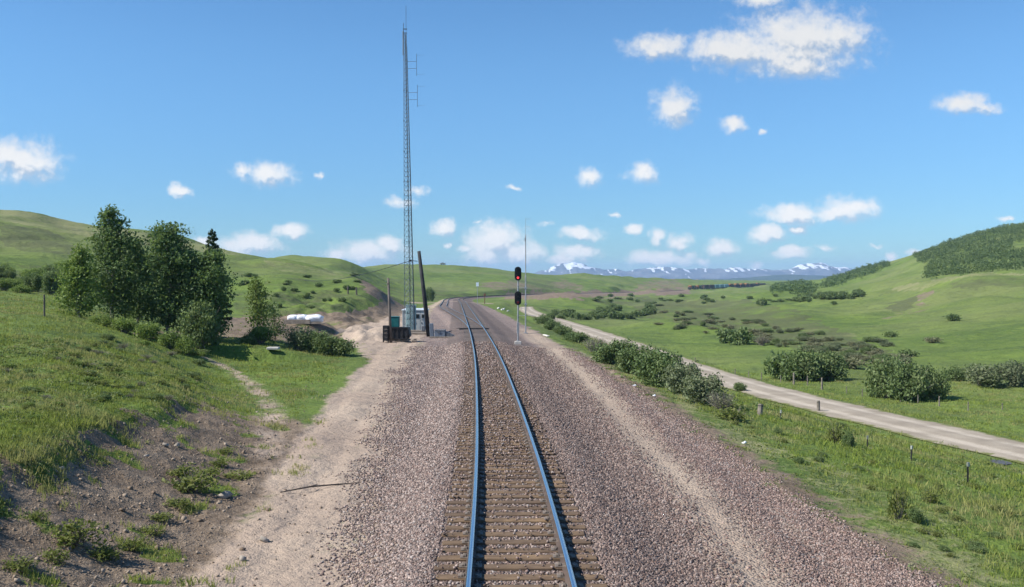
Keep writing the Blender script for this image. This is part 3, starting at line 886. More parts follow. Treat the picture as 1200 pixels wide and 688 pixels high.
L_BRUSH = leaf_mat('brush_leaves', (0.113, 0.120, 0.066), (0.217, 0.212, 0.120), (0.284, 0.266, 0.173), .2, 1.2)
L_WEED = leaf_mat('weed_leaves', (0.120, 0.150, 0.036), (0.215, 0.235, 0.060), (0.270, 0.270, 0.085), .4)
L_WOOD = leaf_mat('woodland_leaves', (0.052, 0.096, 0.036), (0.122, 0.185, 0.062), (0.205, 0.270, 0.085), .25, .055)
BARK = worn('pale_bark', (0.26, 0.235, 0.19), .9, 0, .4, 5)
BARKD = worn('dark_bark', (0.085, 0.068, 0.055), .9, 0, .35, 5)
TWIG = worn('grey_twigs', (0.20, 0.175, 0.155), .9, 0, .3, 5)
def blade_mat(name, a, b, dry, sc=.35):
    m, t, out = new_mat(name)
    r = t.island(); p = t.pos()
    n = t.noise(p, sc, 4, .6); n2 = t.noise(p, 1.7, 3, .6)
    c = t.mix(r, a, b)
    c = t.mix(t.math('MULTIPLY', t.smooth(n, .42, .66), .8), c, dry)
    c = t.mix(t.math('MULTIPLY', t.smooth(n2, .50, .32), .55), c, (0.062, 0.092, 0.024))
    d = t.node('ShaderNodeBsdfDiffuse'); t.put(d.inputs['Color'], c)
    tr = t.node('ShaderNodeBsdfTranslucent'); t.put(tr.inputs['Color'], c)
    mx = t.node('ShaderNodeMixShader'); mx.inputs[0].default_value = .4
    t.l.new(d.outputs[0], mx.inputs[1]); t.l.new(tr.outputs[0], mx.inputs[2]); t.l.new(mx.outputs[0], out.inputs['Surface'])
    return m

# ------------------------------------------------------------------ the main line and the siding
RAILP = [(-.037, 0), (.037, 0), (.037, -.036), (.010, -.050), (.010, -.150), (.075, -.166), (.075, -.180), (-.075, -.180), (-.075, -.166), (-.010, -.150), (-.010, -.050), (-.037, -.036)]
def rail(name, parent, ys, off, dz=0.0):
    ys = np.asarray(ys, float)
    of = off(ys)
    th = heading(ys)
    cx = xc(ys) + of * np.cos(th); cy = ys - of * np.sin(th); cz = zc(ys) + dz
    v = []; f = []; mi = []
    n = len(RAILP)
    for i in range(len(ys)):
        for (a, h) in RAILP:
            v.append((cx[i] + a * math.cos(th[i]), cy[i] - a * math.sin(th[i]), cz[i] + h))
    for i in range(len(ys) - 1):
        for k in range(n):
            j = (k + 1) % n
            f.append((i * n + k, (i + 1) * n + k, (i + 1) * n + j, i * n + j)); mi.append(1 if k == 0 else 0)
    return fast_mesh(name, np.array(v), np.array(f), [RUST, RAILTOP], parent, mat_idx=mi)
RY = np.concatenate([np.arange(-3, 90, 1.0), np.arange(90, 300, 2.0), np.arange(300, 1900, 6.0)])
line = thing('railway_track', 'main railway track with bright rails running away from the camera', 'railway track')
rail('rail', line, RY, lambda y: y * 0 - .755)
rail('rail', line, RY, lambda y: y * 0 + .755)
def tie_bm(seed, L=2.59):
    g = G(); r = random.Random(seed)
    g.box((0, 0, -.09), (L + r.uniform(-.05, .05), .225, .17), rz=r.uniform(-.012, .012), bev=.014)
    return g
tie_meshes = []
plate_mesh = None
y = 11.0; k = 0
far = G()
while y < 300:
    th = float(heading(y)); jit = random.uniform(-.035, .035); jx = random.uniform(-.04, .04)
    loc = (float(xc(y)) + jx, y + jit, float(zc(y)) - .170 + random.uniform(-.010, .006))
    rz = -th + random.uniform(-.02, .02)
    if k < 100:
        if len(tie_meshes) < 8:
            o = tie_bm(k).build('tie', TIE, line); tie_meshes.append(o.data)
        else:
            o = bpy.data.objects.new('tie', random.choice(tie_meshes)); C.objects.link(o); o.parent = line
        o.location = loc; o.rotation_euler = (random.uniform(-.015, .015), random.uniform(-.008, .008), rz)
        if plate_mesh is None:
            g = G(); g.box((0, 0, .009), (.36, .19, .016), bev=.004)
            for sx in (-.12, .105):
                for sy in (-.06, .06):
                    g.box((sx, sy, .028), (.032, .026, .03), bev=.006)
            g.box((-.105, 0, .026), (.05, .14, .02), bev=.005); g.box((.105, 0, .026), (.05, .14, .02), bev=.005)
            pobj = g.build('tie_plate', PLATE); plate_mesh = pobj.data; bpy.data.objects.remove(pobj)
        for s in (-1, 1):
            q = bpy.data.objects.new('tie_plate', plate_mesh); C.objects.link(q); q.parent = o
            q.location = (s * .755 - jx, 0, -.004)
    else:
        far.box((loc[0], loc[1], loc[2] - .115), (2.59, .20, .17), rz=rz)
    y += .497; k += 1
TIEFAR = worn('dusty_tie', (0.150, 0.125, 0.110), .9, 0, .3, 3)
ft = far.build('tie', TIEFAR, line); tag(ft, kind='stuff')
sid = thing('railway_track', 'siding track splitting off to the left beyond the radio tower', 'railway track')
SY = np.concatenate([np.arange(97, 300, 2.0), np.arange(300, 620, 5.0)])
rail('rail', sid, SY, lambda y: -siding(y) - .755, -.008)
rail('rail', sid, SY, lambda y: -siding(y) + .755, -.008)
g = G(); y = 118.0
while y < 300:
    o_ = -float(siding(y)); th = float(heading(y))
    g.box((float(xc(y)) + o_ * math.cos(th), y - o_ * math.sin(th), float(zc(y)) - .285), (2.6 if o_ < -2.8 else 2.0, .22, .16), rz=-th)
    y += .55
ft = g.build('tie', TIEFAR, sid); tag(ft, kind='stuff')
# frog and switch rods
g = G()
for yy_, w in ((97.5, 3.0), (98.6, 3.0)):
    g.box((float(xc(yy_)) - .2, yy_, float(zc(yy_)) - .27), (w, .24, .2), bev=.01)
g.box((float(xc(98)) - .3, 98.05, float(zc(98)) - .12), (3.4, .06, .06))
g.build('switch_rod', worn('dark_steel', (0.035, 0.034, 0.036), .6, .4, .3, 4), sid)

# ------------------------------------------------------------------ loose stones of the ballast
ICO = np.array([(-1, -1, -1), (1, -1, -1), (1, 1, -1), (-1, 1, -1), (-1, -1, 1), (1, -1, 1), (1, 1, 1), (-1, 1, 1)], float)
ICF = np.array([(0, 3, 2, 1), (4, 5, 6, 7), (0, 1, 5, 4), (1, 2, 6, 5), (2, 3, 7, 6), (3, 0, 4, 7)])
def stones(name, x, y, z, r, mat, label=None):
    n = len(x)
    sc = np.stack([r * rng.uniform(.7, 1.25, n), r * rng.uniform(.6, 1.05, n), r * rng.uniform(.45, .85, n)], -1)
    v = ICO[None] * (1 + rng.uniform(-.38, .30, (n, 8, 3))) * sc[:, None] * .62
    a = rng.uniform(0, 2 * np.pi, n); b = rng.normal(0, .5, n); c = rng.normal(0, .5, n)
    ca, sa, cb, sb, cc, sc_ = np.cos(a), np.sin(a), np.cos(b), np.sin(b), np.cos(c), np.sin(c)
    Rz = np.zeros((n, 3, 3)); Rz[:, 0, 0] = ca; Rz[:, 0, 1] = -sa; Rz[:, 1, 0] = sa; Rz[:, 1, 1] = ca; Rz[:, 2, 2] = 1
    Rx = np.zeros((n, 3, 3)); Rx[:, 0, 0] = 1; Rx[:, 1, 1] = cb; Rx[:, 1, 2] = -sb; Rx[:, 2, 1] = sb; Rx[:, 2, 2] = cb
    Ry = np.zeros((n, 3, 3)); Ry[:, 1, 1] = 1; Ry[:, 0, 0] = cc; Ry[:, 0, 2] = sc_; Ry[:, 2, 0] = -sc_; Ry[:, 2, 2] = cc
    v = np.einsum('nij,nkj->nki', Rz @ Rx @ Ry, v) + np.stack([x, y, z], -1)[:, None]
    f = (ICF[None] + (np.arange(n) * 8)[:, None, None]).reshape(-1, 4)
    return tag(fast_mesh(name, v.reshape(-1, 3), f, [mat]), kind='stuff')
def sample_y(n, y0, y1, p):
    """distances with density falling off as y^-p"""
    u = rng.random(n)
    q = 1 - p
    return (y0 ** q + u * (y1 ** q - y0 ** q)) ** (1 / q)
def ballast():
    n = 400000
    y = sample_y(n, 11.5, 75, 1.7)
    o = rng.uniform(-6.6, 7.4, n)
    x = xc(y) + o
    bl = np.interp(y, [10, 15, 38, 55, 100], [-3.3, -3.4, -4.9, -5.6, -6.5])
    wv = fbm(y * .35, x * .2, 3) * .8
    rr = np.clip(.9 + y / 160.0, .9, 1.35)
    wob = perlin(y / 9.0 + 4.0, y * 0 + 4.0) * .3
    left = sstep(-.3, 1.9, o - bl + wv)
    right = sstep(-.1, .6, np.interp(y, [10, 60], [6.95, 7.3]) - o + wv * .5)
    strip = 1 - .98 * np.exp(-((o - 4.1 * rr - wob) / (.95 + y * .004)) ** 2) - .5 * np.exp(-((o - 5.55 * rr - wob) / .4) ** 2)
    keep = rng.random(n) < left * right * strip
    tieph = np.abs(((y - 11.0) / .497) - np.round((y - 11.0) / .497)) * .497
    on = (np.abs(o) < 1.33) & (tieph < .13)
    keep &= ~(on & (rng.random(n) < np.interp(y, [12, 20, 30, 55], [.99, .96, .7, .4])))
    keep &= ~(np.abs(np.abs(o) - .755) < .10)
    x, y, o = x[keep], y[keep], o[keep]; on = on[keep]
    r = rng.uniform(.014, .036, len(x)) * np.clip(.75 + y / 60, .9, 1.8) * np.where(np.abs(o) > 4.3, .85, 1)
    z = ground_z(x, y) + r * .25
    inn = np.abs(o) < 1.32
    z = np.where(inn, zc(y) - .222 + rng.uniform(-.03, .02, len(x)), z)
    z = np.where(on, zc(y) - .168 + r * .3, z)
    kind = np.where(inn, 0, np.where((o > 1.2) & (o < 3.5 * np.clip(.9 + y / 160.0, .9, 1.35) + .3 * rng.normal(0, 1, len(o))), 1, np.where(o > 3.5, 2, 0)))
    kind = np.where((kind == 0) & (np.abs(o) < 1.5) & (rng.random(len(o)) < .45), 1, kind)
    for q, mt in enumerate((STONE, STONE_D, STONE_R)):
        w = kind == q
        stones('ballast_stones', x[w], y[w], z[w], r[w], mt)
ballast()
def scree():
    n = 12000
    y = sample_y(n, 12, 48, 1.6)
    x = rng.uniform(-14, -3.2, n)
    tt = (xtoe(y) - x) / 3.5
    keep = (tt > -1.1) & (tt < .95) & (rng.random(n) < np.where(tt > -.15, .75, .16))
    x, y = x[keep], y[keep]
    r = rng.gamma(1.6, .009, len(x)) + .010
    stones('loose_stones', x, y, ground_z(x, y) + r * .2, r, EARTHSTONE)
EARTHSTONE, t, out = new_mat('earth_stone')
rr_ = t.island()
principled(t, out, t.mix(rr_, (0.16, 0.118, 0.085), (0.33, 0.27, 0.21)), .92, 0, None, .1)
scree()

# ------------------------------------------------------------------ foliage builders
def leaves(ctr, size, up=.35, asp=.62):
    n = len(ctr)
    nrm = rng.normal(0, 1, (n, 3)); nrm[:, 2] += up
    nrm /= np.linalg.norm(nrm, axis=1)[:, None]
    a = np.cross(nrm, rng.normal(0, 1, (n, 3))); a /= np.linalg.norm(a, axis=1)[:, None] + 1e-9
    b = np.cross(nrm, a)
    s = (size * rng.uniform(.6, 1.3, n))[:, None]
    a = a * s; b = b * s * asp
    bend = nrm * s * .25
    v = np.stack([ctr - a - bend, ctr + b * .9, ctr + a - bend, ctr - b * .9], 1)
    return v.reshape(-1, 3)
def quads(nv): return np.arange(nv).reshape(-1, 4)

def limb_paths(h, r, nb, base, prof, rise, seed, lean=0.0):
    q = random.Random(seed)
    n = 9
    trunk = []
    dx = dy = 0
    for i in range(n):
        tt = i / (n - 1)
        trunk.append(Vector((dx + lean * tt * h, dy, tt * h * .97)))
        dx += q.uniform(-.018, .018) * h; dy += q.uniform(-.018, .018) * h
    limbs = []
    for k in range(nb):
        tt = base + (1 - base) * (k + q.random()) / nb * .97
        i = min(int(tt * (n - 1)), n - 2); ff = tt * (n - 1) - i
        p = trunk[i].lerp(trunk[i + 1], ff)
        az = k * 2.399 + q.uniform(-.5, .5)
        L = r * prof((tt - base) / (1 - base)) * q.uniform(.72, 1.18)
        el = rise * (.6 + .8 * tt) + q.uniform(-.15, .25)
        d = Vector((math.cos(az) * math.cos(el), math.sin(az) * math.cos(el), math.sin(el)))
        mid = p + d * L * .5 + Vector((0, 0, L * .05))
        end = p + d * L + Vector((0, 0, L * .16 * (1 if rise > 0 else -1)))
        limbs.append((p, mid, end))
    return trunk, limbs
def broadleaf(name, label, loc, h, r, seed, nleaf, size, mat, bark, base=.16, group=None, nb=34, prof=None, rise=.45, lean=0.0, trunks=1, cat='tree', spread=.5):
    root = thing(name, label, cat, loc, (0, 0, 0), group)
    prof = prof or (lambda s: (0.55 + 0.85 * s) if s < .35 else max(.16, 1.0 - ((s - .35) / .65) ** 1.5 * .86))
    tb = G(); cs = []; wts = []
    for j in range(trunks):
        ox = 0 if trunks == 1 else (random.Random(seed + j).uniform(-1, 1) * r * .25)
        trunk, limbs = limb_paths(h * (1 - .1 * j), r, nb, base, prof, rise, seed + 31 * j, lean + (0 if trunks == 1 else ox / h * .6))
        trunk = [p + Vector((ox, ox * .4, 0)) for p in trunk]
        limbs = [tuple(p + Vector((ox, ox * .4, 0)) for p in l) for l in limbs]
        r0 = .013 * h + .025
        tb.tube([trunk[0] - Vector((0, 0, .25))] + trunk, [r0 * 1.15] + [r0 * (1 - .9 * i / 8) for i in range(9)], 7)
        for (a, b, c) in limbs:
            tb.tube([a, b, c], [r0 * .34, r0 * .22, .008], 4, cap=False)
            L = (c - a).length
            for s, wgt in ((.42, .5), (.65, .9), (.85, 1.1), (1.0, 1.0)):
                p = a.lerp(b, s * 2) if s < .5 else b.lerp(c, (s - .5) * 2)
                for _ in range(2):
                    cs.append((*(p + Vector((random.gauss(0, 1), random.gauss(0, 1), random.gauss(0, .7))) * (.16 + .16 * L)), L)); wts.append(wgt * (L + .15))
        cs.append((*trunk[-1], .3)); wts.append(.5)
    tb.build('trunk', bark, root)
    cs = np.array(cs); w = np.array(wts) * rng.uniform(.25, 1.7, len(wts)); w /= w.sum()
    pick = rng.choice(len(cs), nleaf, p=w)
    sig = (.13 + .17 * cs[pick, 3] * spread * 2)[:, None] * np.array([1, 1, .72])
    ctr = cs[pick, :3] + rng.normal(0, 1, (nleaf, 3)) * sig
    ctr[:, 2] = np.maximum(ctr[:, 2], .06)
    v = leaves(ctr, size)
    fast_mesh('crown', v, quads(len(v)), [mat], root)
    return root
def spruce(label, loc, h, r, seed, n=11000):
    root = thing('spruce_tree', label, 'tree', loc)
    tb = G(); q = random.Random(seed)
    tb.tube([(0, 0, -.2), (0, 0, h * .5), (0, 0, h * .99)], [.14, .08, .01], 7)
    cs = []; dr = []
    for k in range(int(h * 9)):
        tt = (k + q.random()) / (h * 9)
        z = h * (.07 + .92 * tt); az = k * 2.399 + q.uniform(-.3, .3)
        L = r * (1 - tt) ** .72 * q.uniform(.72, 1.12) * min(1, .35 + tt * 4.5) + .10
        d = Vector((math.cos(az), math.sin(az), -.12 + .35 * tt))
        a = Vector((0, 0, z)); e = a + d * L + Vector((0, 0, L * .08))
        tb.tube([a, e], [.03 * (1 - tt) + .006, .005], 4, cap=False)
        m = max(6, int(n / (h * 9) * (L / r) * 2.0))
        for _ in range(m):
            s = q.random() ** .7
            p = a.lerp(e, s)
            side = Vector((-d.y, d.x, 0)) * q.gauss(0, .22) * L * (1.1 - s * .6)
            cs.append(p + side + Vector((0, 0, q.gauss(-.03, .05))))
    tb.build('trunk', BARKD, root)
    ctr = np.array([tuple(p) for p in cs])
    v = leaves(ctr, .10, .6, .42)
    fast_mesh('crown', v, quads(len(v)), [L_SPRUCE], root)
    return root

def shrub_proto(name, nleaf, size, mat, twig, seed, lobes=9, flat=.72, bare=10, stems=26):
    """A shrub of unit half-width about 1 and height about 1.2: stems from the ground and a ragged leafy mass."""
    q = random.Random(seed)
    tb = G(); cs = []
    for k in range(lobes):
        az = k * 2.399 + q.uniform(-.5, .5); rr = .72 * math.sqrt((k + .5) / lobes) * q.uniform(.75, 1.15)
        hz = (.16 + .62 * math.sqrt(max(0, 1 - (rr / .92) ** 2))) * q.uniform(.78, 1.12)
        cs.append((rr * math.cos(az), rr * math.sin(az), hz, q.uniform(.22, .36)))
    for k in range(lobes):
        az = q.uniform(0, 6.28); rr = .62 * math.sqrt(q.random())
        hz = (.12 + .50 * math.sqrt(max(0, 1 - (rr / .92) ** 2))) * q.uniform(.35, 1.0)
        cs.append((rr * math.cos(az), rr * math.sin(az), hz, q.uniform(.26, .40)))
    lobes = len(cs)
    cs = np.array(cs)
    for k in range(stems):
        c = cs[k % lobes]
        e = Vector((c[0] * q.uniform(.8, 1.3), c[1] * q.uniform(.8, 1.3), c[2] * q.uniform(.8, 1.35)))
        b = Vector((q.gauss(0, .12), q.gauss(0, .12), -.05))
        tb.tube([b, b.lerp(e, .5) + Vector((q.gauss(0, .05), q.gauss(0, .05), .04)), e], [.018, .012, .005], 4, cap=False)
    for k in range(bare):
        az = q.uniform(0, 6.28); L = q.uniform(.8, 1.25)
        el = q.uniform(.5, 1.3)
        e = Vector((math.cos(az) * math.cos(el), math.sin(az) * math.cos(el), math.sin(el))) * L
        tb.tube([(0, 0, 0), e * .5, e], [.012, .009, .004], 3, cap=False)
    w = cs[:, 3] ** 2 * rng.uniform(.6, 1.4, lobes); w /= w.sum()
    pick = rng.choice(lobes, nleaf, p=w)
    d = rng.normal(0, 1, (nleaf, 3)); d /= np.linalg.norm(d, axis=1)[:, None]
    rad = rng.random(nleaf) ** .45 * rng.choice([1, 1, 1, 1.25], nleaf)
    lump = 1 + .35 * perlin(d[:, 0] * 2.2 + pick * 7.7, d[:, 1] * 2.2 + d[:, 2] * 3)
    ctr = cs[pick, :3] + d * (rad * lump * cs[pick, 3] * 1.15)[:, None]
    ctr[:, 2] = np.abs(ctr[:, 2]) + .02
    v = leaves(ctr, size, .3)
    root = thing(name, 'shrub', 'shrub')
    fast_mesh('foliage', v, quads(len(v)), [mat], root)
    tb.build('stem', twig, root)
    return root
# ------------------------------------------------------------------ trees on the left
def T(px, y): return at(px, y)
PA = lambda s: (.70 + .9 * s) if s < .3 else max(.12, 1.0 - ((s - .3) / .7) ** 1.15 * .9)
broadleaf('aspen_tree', 'tallest aspen with a ragged crown, second tree from the left in the clump', T(131, 63), 8.0, 1.6, 11, 9500, .105, L_ASPEN, BARK, .08, nb=48, prof=PA, spread=.36)
broadleaf('aspen_tree', 'slender dark aspen standing between the two tallest crowns', T(160, 66), 6.3, 1.15, 23, 5000, .105, L_ASPEN, BARK, .08, nb=36, prof=PA, spread=.36)
broadleaf('aspen_tree', 'broad rounded aspen right of the tallest one in the clump', T(196, 64), 7.75, 1.85, 37, 11000, .105, L_ASPEN, BARK, .08, nb=52, spread=.36)
broadleaf('aspen_tree', 'small light green aspen at the left end of the clump', T(92, 60), 4.5, 1.15, 41, 4200, .10, L_YOUNG, BARK, .05, nb=30, prof=lambda s: .95 - .8 * s, spread=.36)
broadleaf('aspen_tree', 'dark leaning aspen reaching out over the right edge of the clump', T(238, 64), 6.0, 1.75, 53, 10500, .105, L_ASPEN, BARKD, .06, nb=38, lean=.07, spread=.36)
spruce('dark pointed spruce rising behind the right end of the aspen clump', T(249, 69), 7.9, 1.6, 61, 14000)
broadleaf('young_tree', 'small young tree with an open crown alone beside the pale dirt yard', T(303, 68), 4.5, .88, 71, 2100, .095, L_YOUNG, BARKD, .16, nb=24, prof=lambda s: .95 - .7 * s)
broadleaf('young_tree', 'thin dark sapling just right of the lone young tree', T(322, 72), 2.6, .5, 77, 800, .09, L_SHRUB, BARKD, .1, nb=16, prof=lambda s: .9 - .5 * s)

# ------------------------------------------------------------------ shrubs
PROT = {'dense': [shrub_proto('shrub', 3800, .058, L_SHRUB, TWIG, 101 + i, 9 + i) for i in range(3)],
        'willow': [shrub_proto('shrub', 3200, .058, L_WILLOW, TWIG, 131 + i, 8 + i, bare=18) for i in range(2)],
        'bright': [shrub_proto('shrub', 1900, .066, L_YOUNG, TWIG, 151 + i, 7 + i) for i in range(2)],
        'dark': [shrub_proto('shrub', 4800, .054, L_SHRUB, TWIG, 171 + i, 8 + i, bare=4) for i in range(3)],
        'bare': [shrub_proto('shrub', 520, .05, L_BRUSH, TWIG, 191, 9, bare=110, stems=60)],
        'brush': [shrub_proto('shrub', 700, .085, L_BRUSH, TWIG, 201 + i, 8, bare=12) for i in range(2)],
        'weed': [shrub_proto('shrub', 420, .10, L_WEED, TWIG, 221 + i, 10, bare=22, stems=20) for i in range(2)],
        'farbush': [shrub_proto('shrub', 620, .125, L_SHRUB, BARKD, 241 + i, 8, bare=0, stems=8) for i in range(3)]}
_used = set()
def shrub(kind, label, px, py, wpx, hpx, group=None, y=None, name='shrub', cat='shrub', sink=.0):
    if y is None:
        x, y, z = hit(px, py)
    else:
        x, y, z = at(px, y)
    src = random.choice(PROT[kind])
    o = copy_tree(src)
    o.name = name
    w = wpx * y / FPX * (1.4 if group == 'large bushes beyond the country road' or name == 'weed_clump' and 'cut bank' in label else 1.3 if group == 'shrubs lining the gravel shoulder' else 1.12); h = hpx * y / FPX * (.86 if group == 'shrubs lining the gravel shoulder' and px > 690 else .70 if group == 'shrubs lining the gravel shoulder' else .95)
    o.location = (x, y, z - sink * h - .03)
    o.scale = (w / 2.05, w / 2.05 * random.uniform(.9, 1.1), h / 1.05)
    o.rotation_euler = (0, 0, random.uniform(0, 6.28))
    o['label'] = label; o['category'] = cat
    if group: o['group'] = group
    elif 'group' in o: del o['group']
    return o
G1 = 'shrubs lining the gravel shoulder'
for a in (('dense', 'lowest and farthest green shrub of the row along the gravel shoulder', 636, 379, 22, 13), ('dense', 'second farthest small green shrub of the row by the shoulder', 648, 386, 24, 15),
          ('dense', 'small dark shrub in the far part of the shoulder row, left of the road bend', 660, 393, 26, 17), ('dense', 'leafy low shrub just left of the grey twiggy one', 676, 402, 28, 18),
          ('bare', 'grey twiggy half bare shrub at the edge of the gravel shoulder', 698, 415, 30, 24), ('dark', 'dark dense shrub right beside the grey twiggy one', 720, 428, 44, 33),
          ('dark', 'rounded dark shrub in the middle of the shoulder row', 746, 440, 46, 39), ('dense', 'tallest green shrub in the middle of the shoulder row', 774, 452, 50, 47),
          ('willow', 'pale olive shrub near the close end of the shoulder row', 800, 463, 46, 44), ('willow', 'spreading willow shrub with bare lower stems near the road edge', 823, 473, 48, 40),
          ('bare', 'sparse twiggy shrub at the near end of the shoulder row', 846, 482, 34, 28), ('weed', 'low straggly shrub in grass beside the leaning wooden post', 858, 493, 38, 20)):
    shrub(*a, group=G1)
for a in (('dense', 'small round shrub alone at the verge of the gravel road', 867, 459, 16, 11), ('weed', 'thin upright shrub on the grass embankment below the shoulder row', 981, 520, 22, 26),
          ('dark', 'short dark shrub beside a thin one on the grass embankment', 996, 524, 15, 18), ('weed', 'wispy grey green bush low on the near embankment', 1056, 610, 30, 40),
          ('dark', 'small dark bush beside the wispy one on the near embankment', 1074, 613, 22, 18), ('weed', 'low leafy bush near the bright green patch under the embankment posts', 1092, 590, 26, 14)):
    shrub(*a)
G2 = 'large bushes beyond the country road'
for a in (('farbush', 'left bush of the dark clump just beyond the road fence', 916, 444, 36, 33), ('dark', 'middle bush of the dark clump just beyond the road fence', 941, 447, 42, 37),
          ('dark', 'right bush of the dark clump just beyond the road fence', 968, 446, 40, 34), ('dark', 'largest dark bush left half, in the bushes nearest the right edge of the road', 1042, 467, 48, 48),
          ('dark', 'middle of the three biggest bushes beyond the road', 1066, 470, 44, 44), ('dark', 'right of the three biggest bushes beyond the road, casting shade on grass', 1090, 467, 40, 38)):
    shrub(*a, group=G2)
G3 = 'bushes scattered over the valley floor'
for a in (('farbush', 'left bush of a dark pair on the green valley floor', 852, 402, 24, 18), ('farbush', 'right bush of a dark pair on the green valley floor', 869, 404, 30, 21), ('bare', 'grey brush beside the dark pair on the valley floor', 893, 405, 20, 13),
          ('farbush', 'lone dark bush halfway up the right hillside', 1116, 376, 18, 9), ('willow', 'pale willow mass near the right edge of the valley', 1156, 452, 56, 24), ('willow', 'pale willow bush at the right edge of the frame', 1192, 452, 40, 28),
          ('dense', 'green bush left of the pale willow mass', 1118, 446, 32, 16), ('brush', 'low brown brush behind the biggest bushes', 1050, 432, 40, 13), ('brush', 'brown brush right of the dark clump beyond the road', 1000, 432, 40, 14),
          ('farbush', 'dark bush standing on the flat below the right hill', 1064, 418, 24, 9), ('farbush', 'small dark bush on the valley flat right of the brown brush', 1045, 395, 18, 7), ('farbush', 'round bush by the creek line below the train', 893, 358, 14, 9),
          ('brush', 'brown bush low on the valley slope above the biggest bushes', 1095, 402, 24, 8), ('farbush', 'pair of bushes merged into one above the knoll', 762, 363, 14, 7)):
    shrub(*a, group=G3)
LB = 'low green shrub in the thicket behind the grassy knoll by the road'
for i in range(30):
    px = 644 + i * 4.2 + random.uniform(-2, 2)
    shrub('farbush', LB, px, random.uniform(368, 375) - max(0, (px - 740)) * .05, random.uniform(9, 15), random.uniform(5, 9), 'shrubs of the thicket behind the knoll')
LB = 'dark shrub on the flank of the far green knoll'
for i in range(9):
    shrub('farbush', LB, random.uniform(700, 728), random.uniform(360, 368), random.uniform(8, 13), random.uniform(4, 7), 'dark shrubs on the far knoll')
LB = 'brown and grey brush in the wet middle of the valley'
for i in range(135):
    px = random.uniform(745, 1060); py = 357 + (px - 745) * .17 + random.uniform(-4, 22)
    shrub(('brush', 'willow', 'brush', 'dense')[i % 4], LB, px, py, random.uniform(7, 20) * (.6 + (py - 350) / 90), random.uniform(2.5, 6) * (.6 + (py - 350) / 90), 'brush across the valley middle')
LB = 'small dark bush along the creek below the distant railway bench'
for i in range(36):
    px = random.uniform(690, 1000); py = random.uniform(347, 357)
    shrub('farbush', LB, px, py, random.uniform(5, 12), random.uniform(2.2, 4.5), 'bushes along the distant creek')
LB = 'shrub in the dense patch at the foot of the right hill'
for i in range(26):
    px = random.uniform(930, 1010)
    shrub('farbush', LB, px, 352 - (px - 930) * .06 + random.uniform(-3, 3), random.uniform(9, 17), random.uniform(5, 8), 'shrubs at the foot of the right hill')
LB = 'green shrub in the thicket on the lower left hillside'
for i in range(30):
    px = random.uniform(-6, 84)
    shrub(('bright', 'dense', 'bright')[i % 3], LB, px, random.uniform(318, 345), random.uniform(14, 26), random.uniform(8, 15), 'thicket on the left hillside')
LB = 'low dark shrub scattered over the grassy slope above the dirt yard'
for i in range(26):
    px = random.uniform(275, 420); shrub('farbush', LB, px, random.uniform(322, 362), random.uniform(6, 14), random.uniform(3, 6), 'shrubs on the slope above the dirt yard')
for i, (px, py, w, h) in enumerate(((62, 346, 26, 30), (38, 342, 22, 22), (72, 338, 18, 20))):
    shrub('dark', ('dark round bush behind the lone fence post on the left', 'dark bush left of the round one on the left hillside foot', 'small dark bush hard against the left end of the aspens')[i], px, py, w, h)
GB = 'undergrowth along the foot of the aspens'
for i, (px, py, w, h, k) in enumerate(((120, 384, 30, 13, 'bright'), (146, 389, 34, 18, 'bright'), (172, 394, 36, 20, 'bright'), (198, 400, 32, 22, 'bright'), (217, 405, 26, 22, 'bright'))):
    shrub(k, 'light green shrub at the foot of the aspens, ' + ('leftmost of five', 'second of five', 'middle of five', 'fourth of five', 'rightmost of five')[i], px, py, w, h, GB, y=57.5 - i * .5)
shrub('dark', 'big dark bush shading the grass at the right end of the aspens', 236, 406, 52, 52)
shrub('dark', 'dark bush under the leaning aspen', 224, 400, 34, 26)
shrub('bright', 'bright leafy bush at the foot of the lone young tree', 306, 403, 36, 21)
shrub('dark', 'small dark bush left of the lone young tree', 291, 404, 20, 13)
shrub('willow', 'grey green willow bush in front of the white tarped load', 352, 411, 40, 27)
shrub('dense', 'wide green bush beside the gravel pad', 390, 417, 50, 25)
shrub('dense', 'dark green bush between the willow and the wide bush', 370, 414, 38, 27)
shrub('dark', 'dark bush at the end of the far cut behind the leaning pole', 504, 350, 14, 16, y=330)
LB = 'dry yellow green weed clump on the bare cut bank'
for i, (px, py, w, h) in enumerate(((222, 578, 50, 26), (205, 596, 30, 14), (88, 640, 52, 30), (150, 648, 26, 20), (240, 560, 30, 14), (182, 612, 30, 12), (278, 562, 34, 10), (60, 660, 30, 16), (255, 548, 26, 12), (120, 655, 40, 18), (212, 560, 34, 16), (40, 610, 26, 12), (176, 628, 26, 12), (262, 532, 24, 9), (20, 668, 34, 16))):
    shrub('weed', LB, px, py, w, h, 'weed clumps on the cut bank', name='weed_clump', cat='weeds')
LB = 'leafy weed clump in the rough grass on top of the left bank'
for i in range(110):
    px = random.uniform(0, 235); py = random.uniform(395, 470) + max(0, 110 - px) * .35
    shrub(('weed', 'bright', 'dense', 'bare')[i % 4], LB, px, py, random.uniform(9, 24), random.uniform(3.5, 8), 'weeds on the left bank', name='weed_clump', cat='weeds')
LB = 'dark green leafy weed clump in the grass of the right embankment'
for i in range(40):
    py = random.uniform(470, 660); lo = 850 + (py - 510) * 1.45; px = random.uniform(max(lo + 25, 850), 1200)
    if py > 520 + (px - 1000) * .17 or px < 1000:
        shrub('weed' if i % 3 else 'dense', LB, px, py, random.uniform(10, 22) * (py / 560), random.uniform(5, 10) * (py / 560), 'weeds on the right embankment', name='weed_clump', cat='weeds')
for k in PROT:
    for p in PROT[k]:
        for ch in list(p.children):
            bpy.data.objects.remove(ch)
        bpy.data.objects.remove(p)

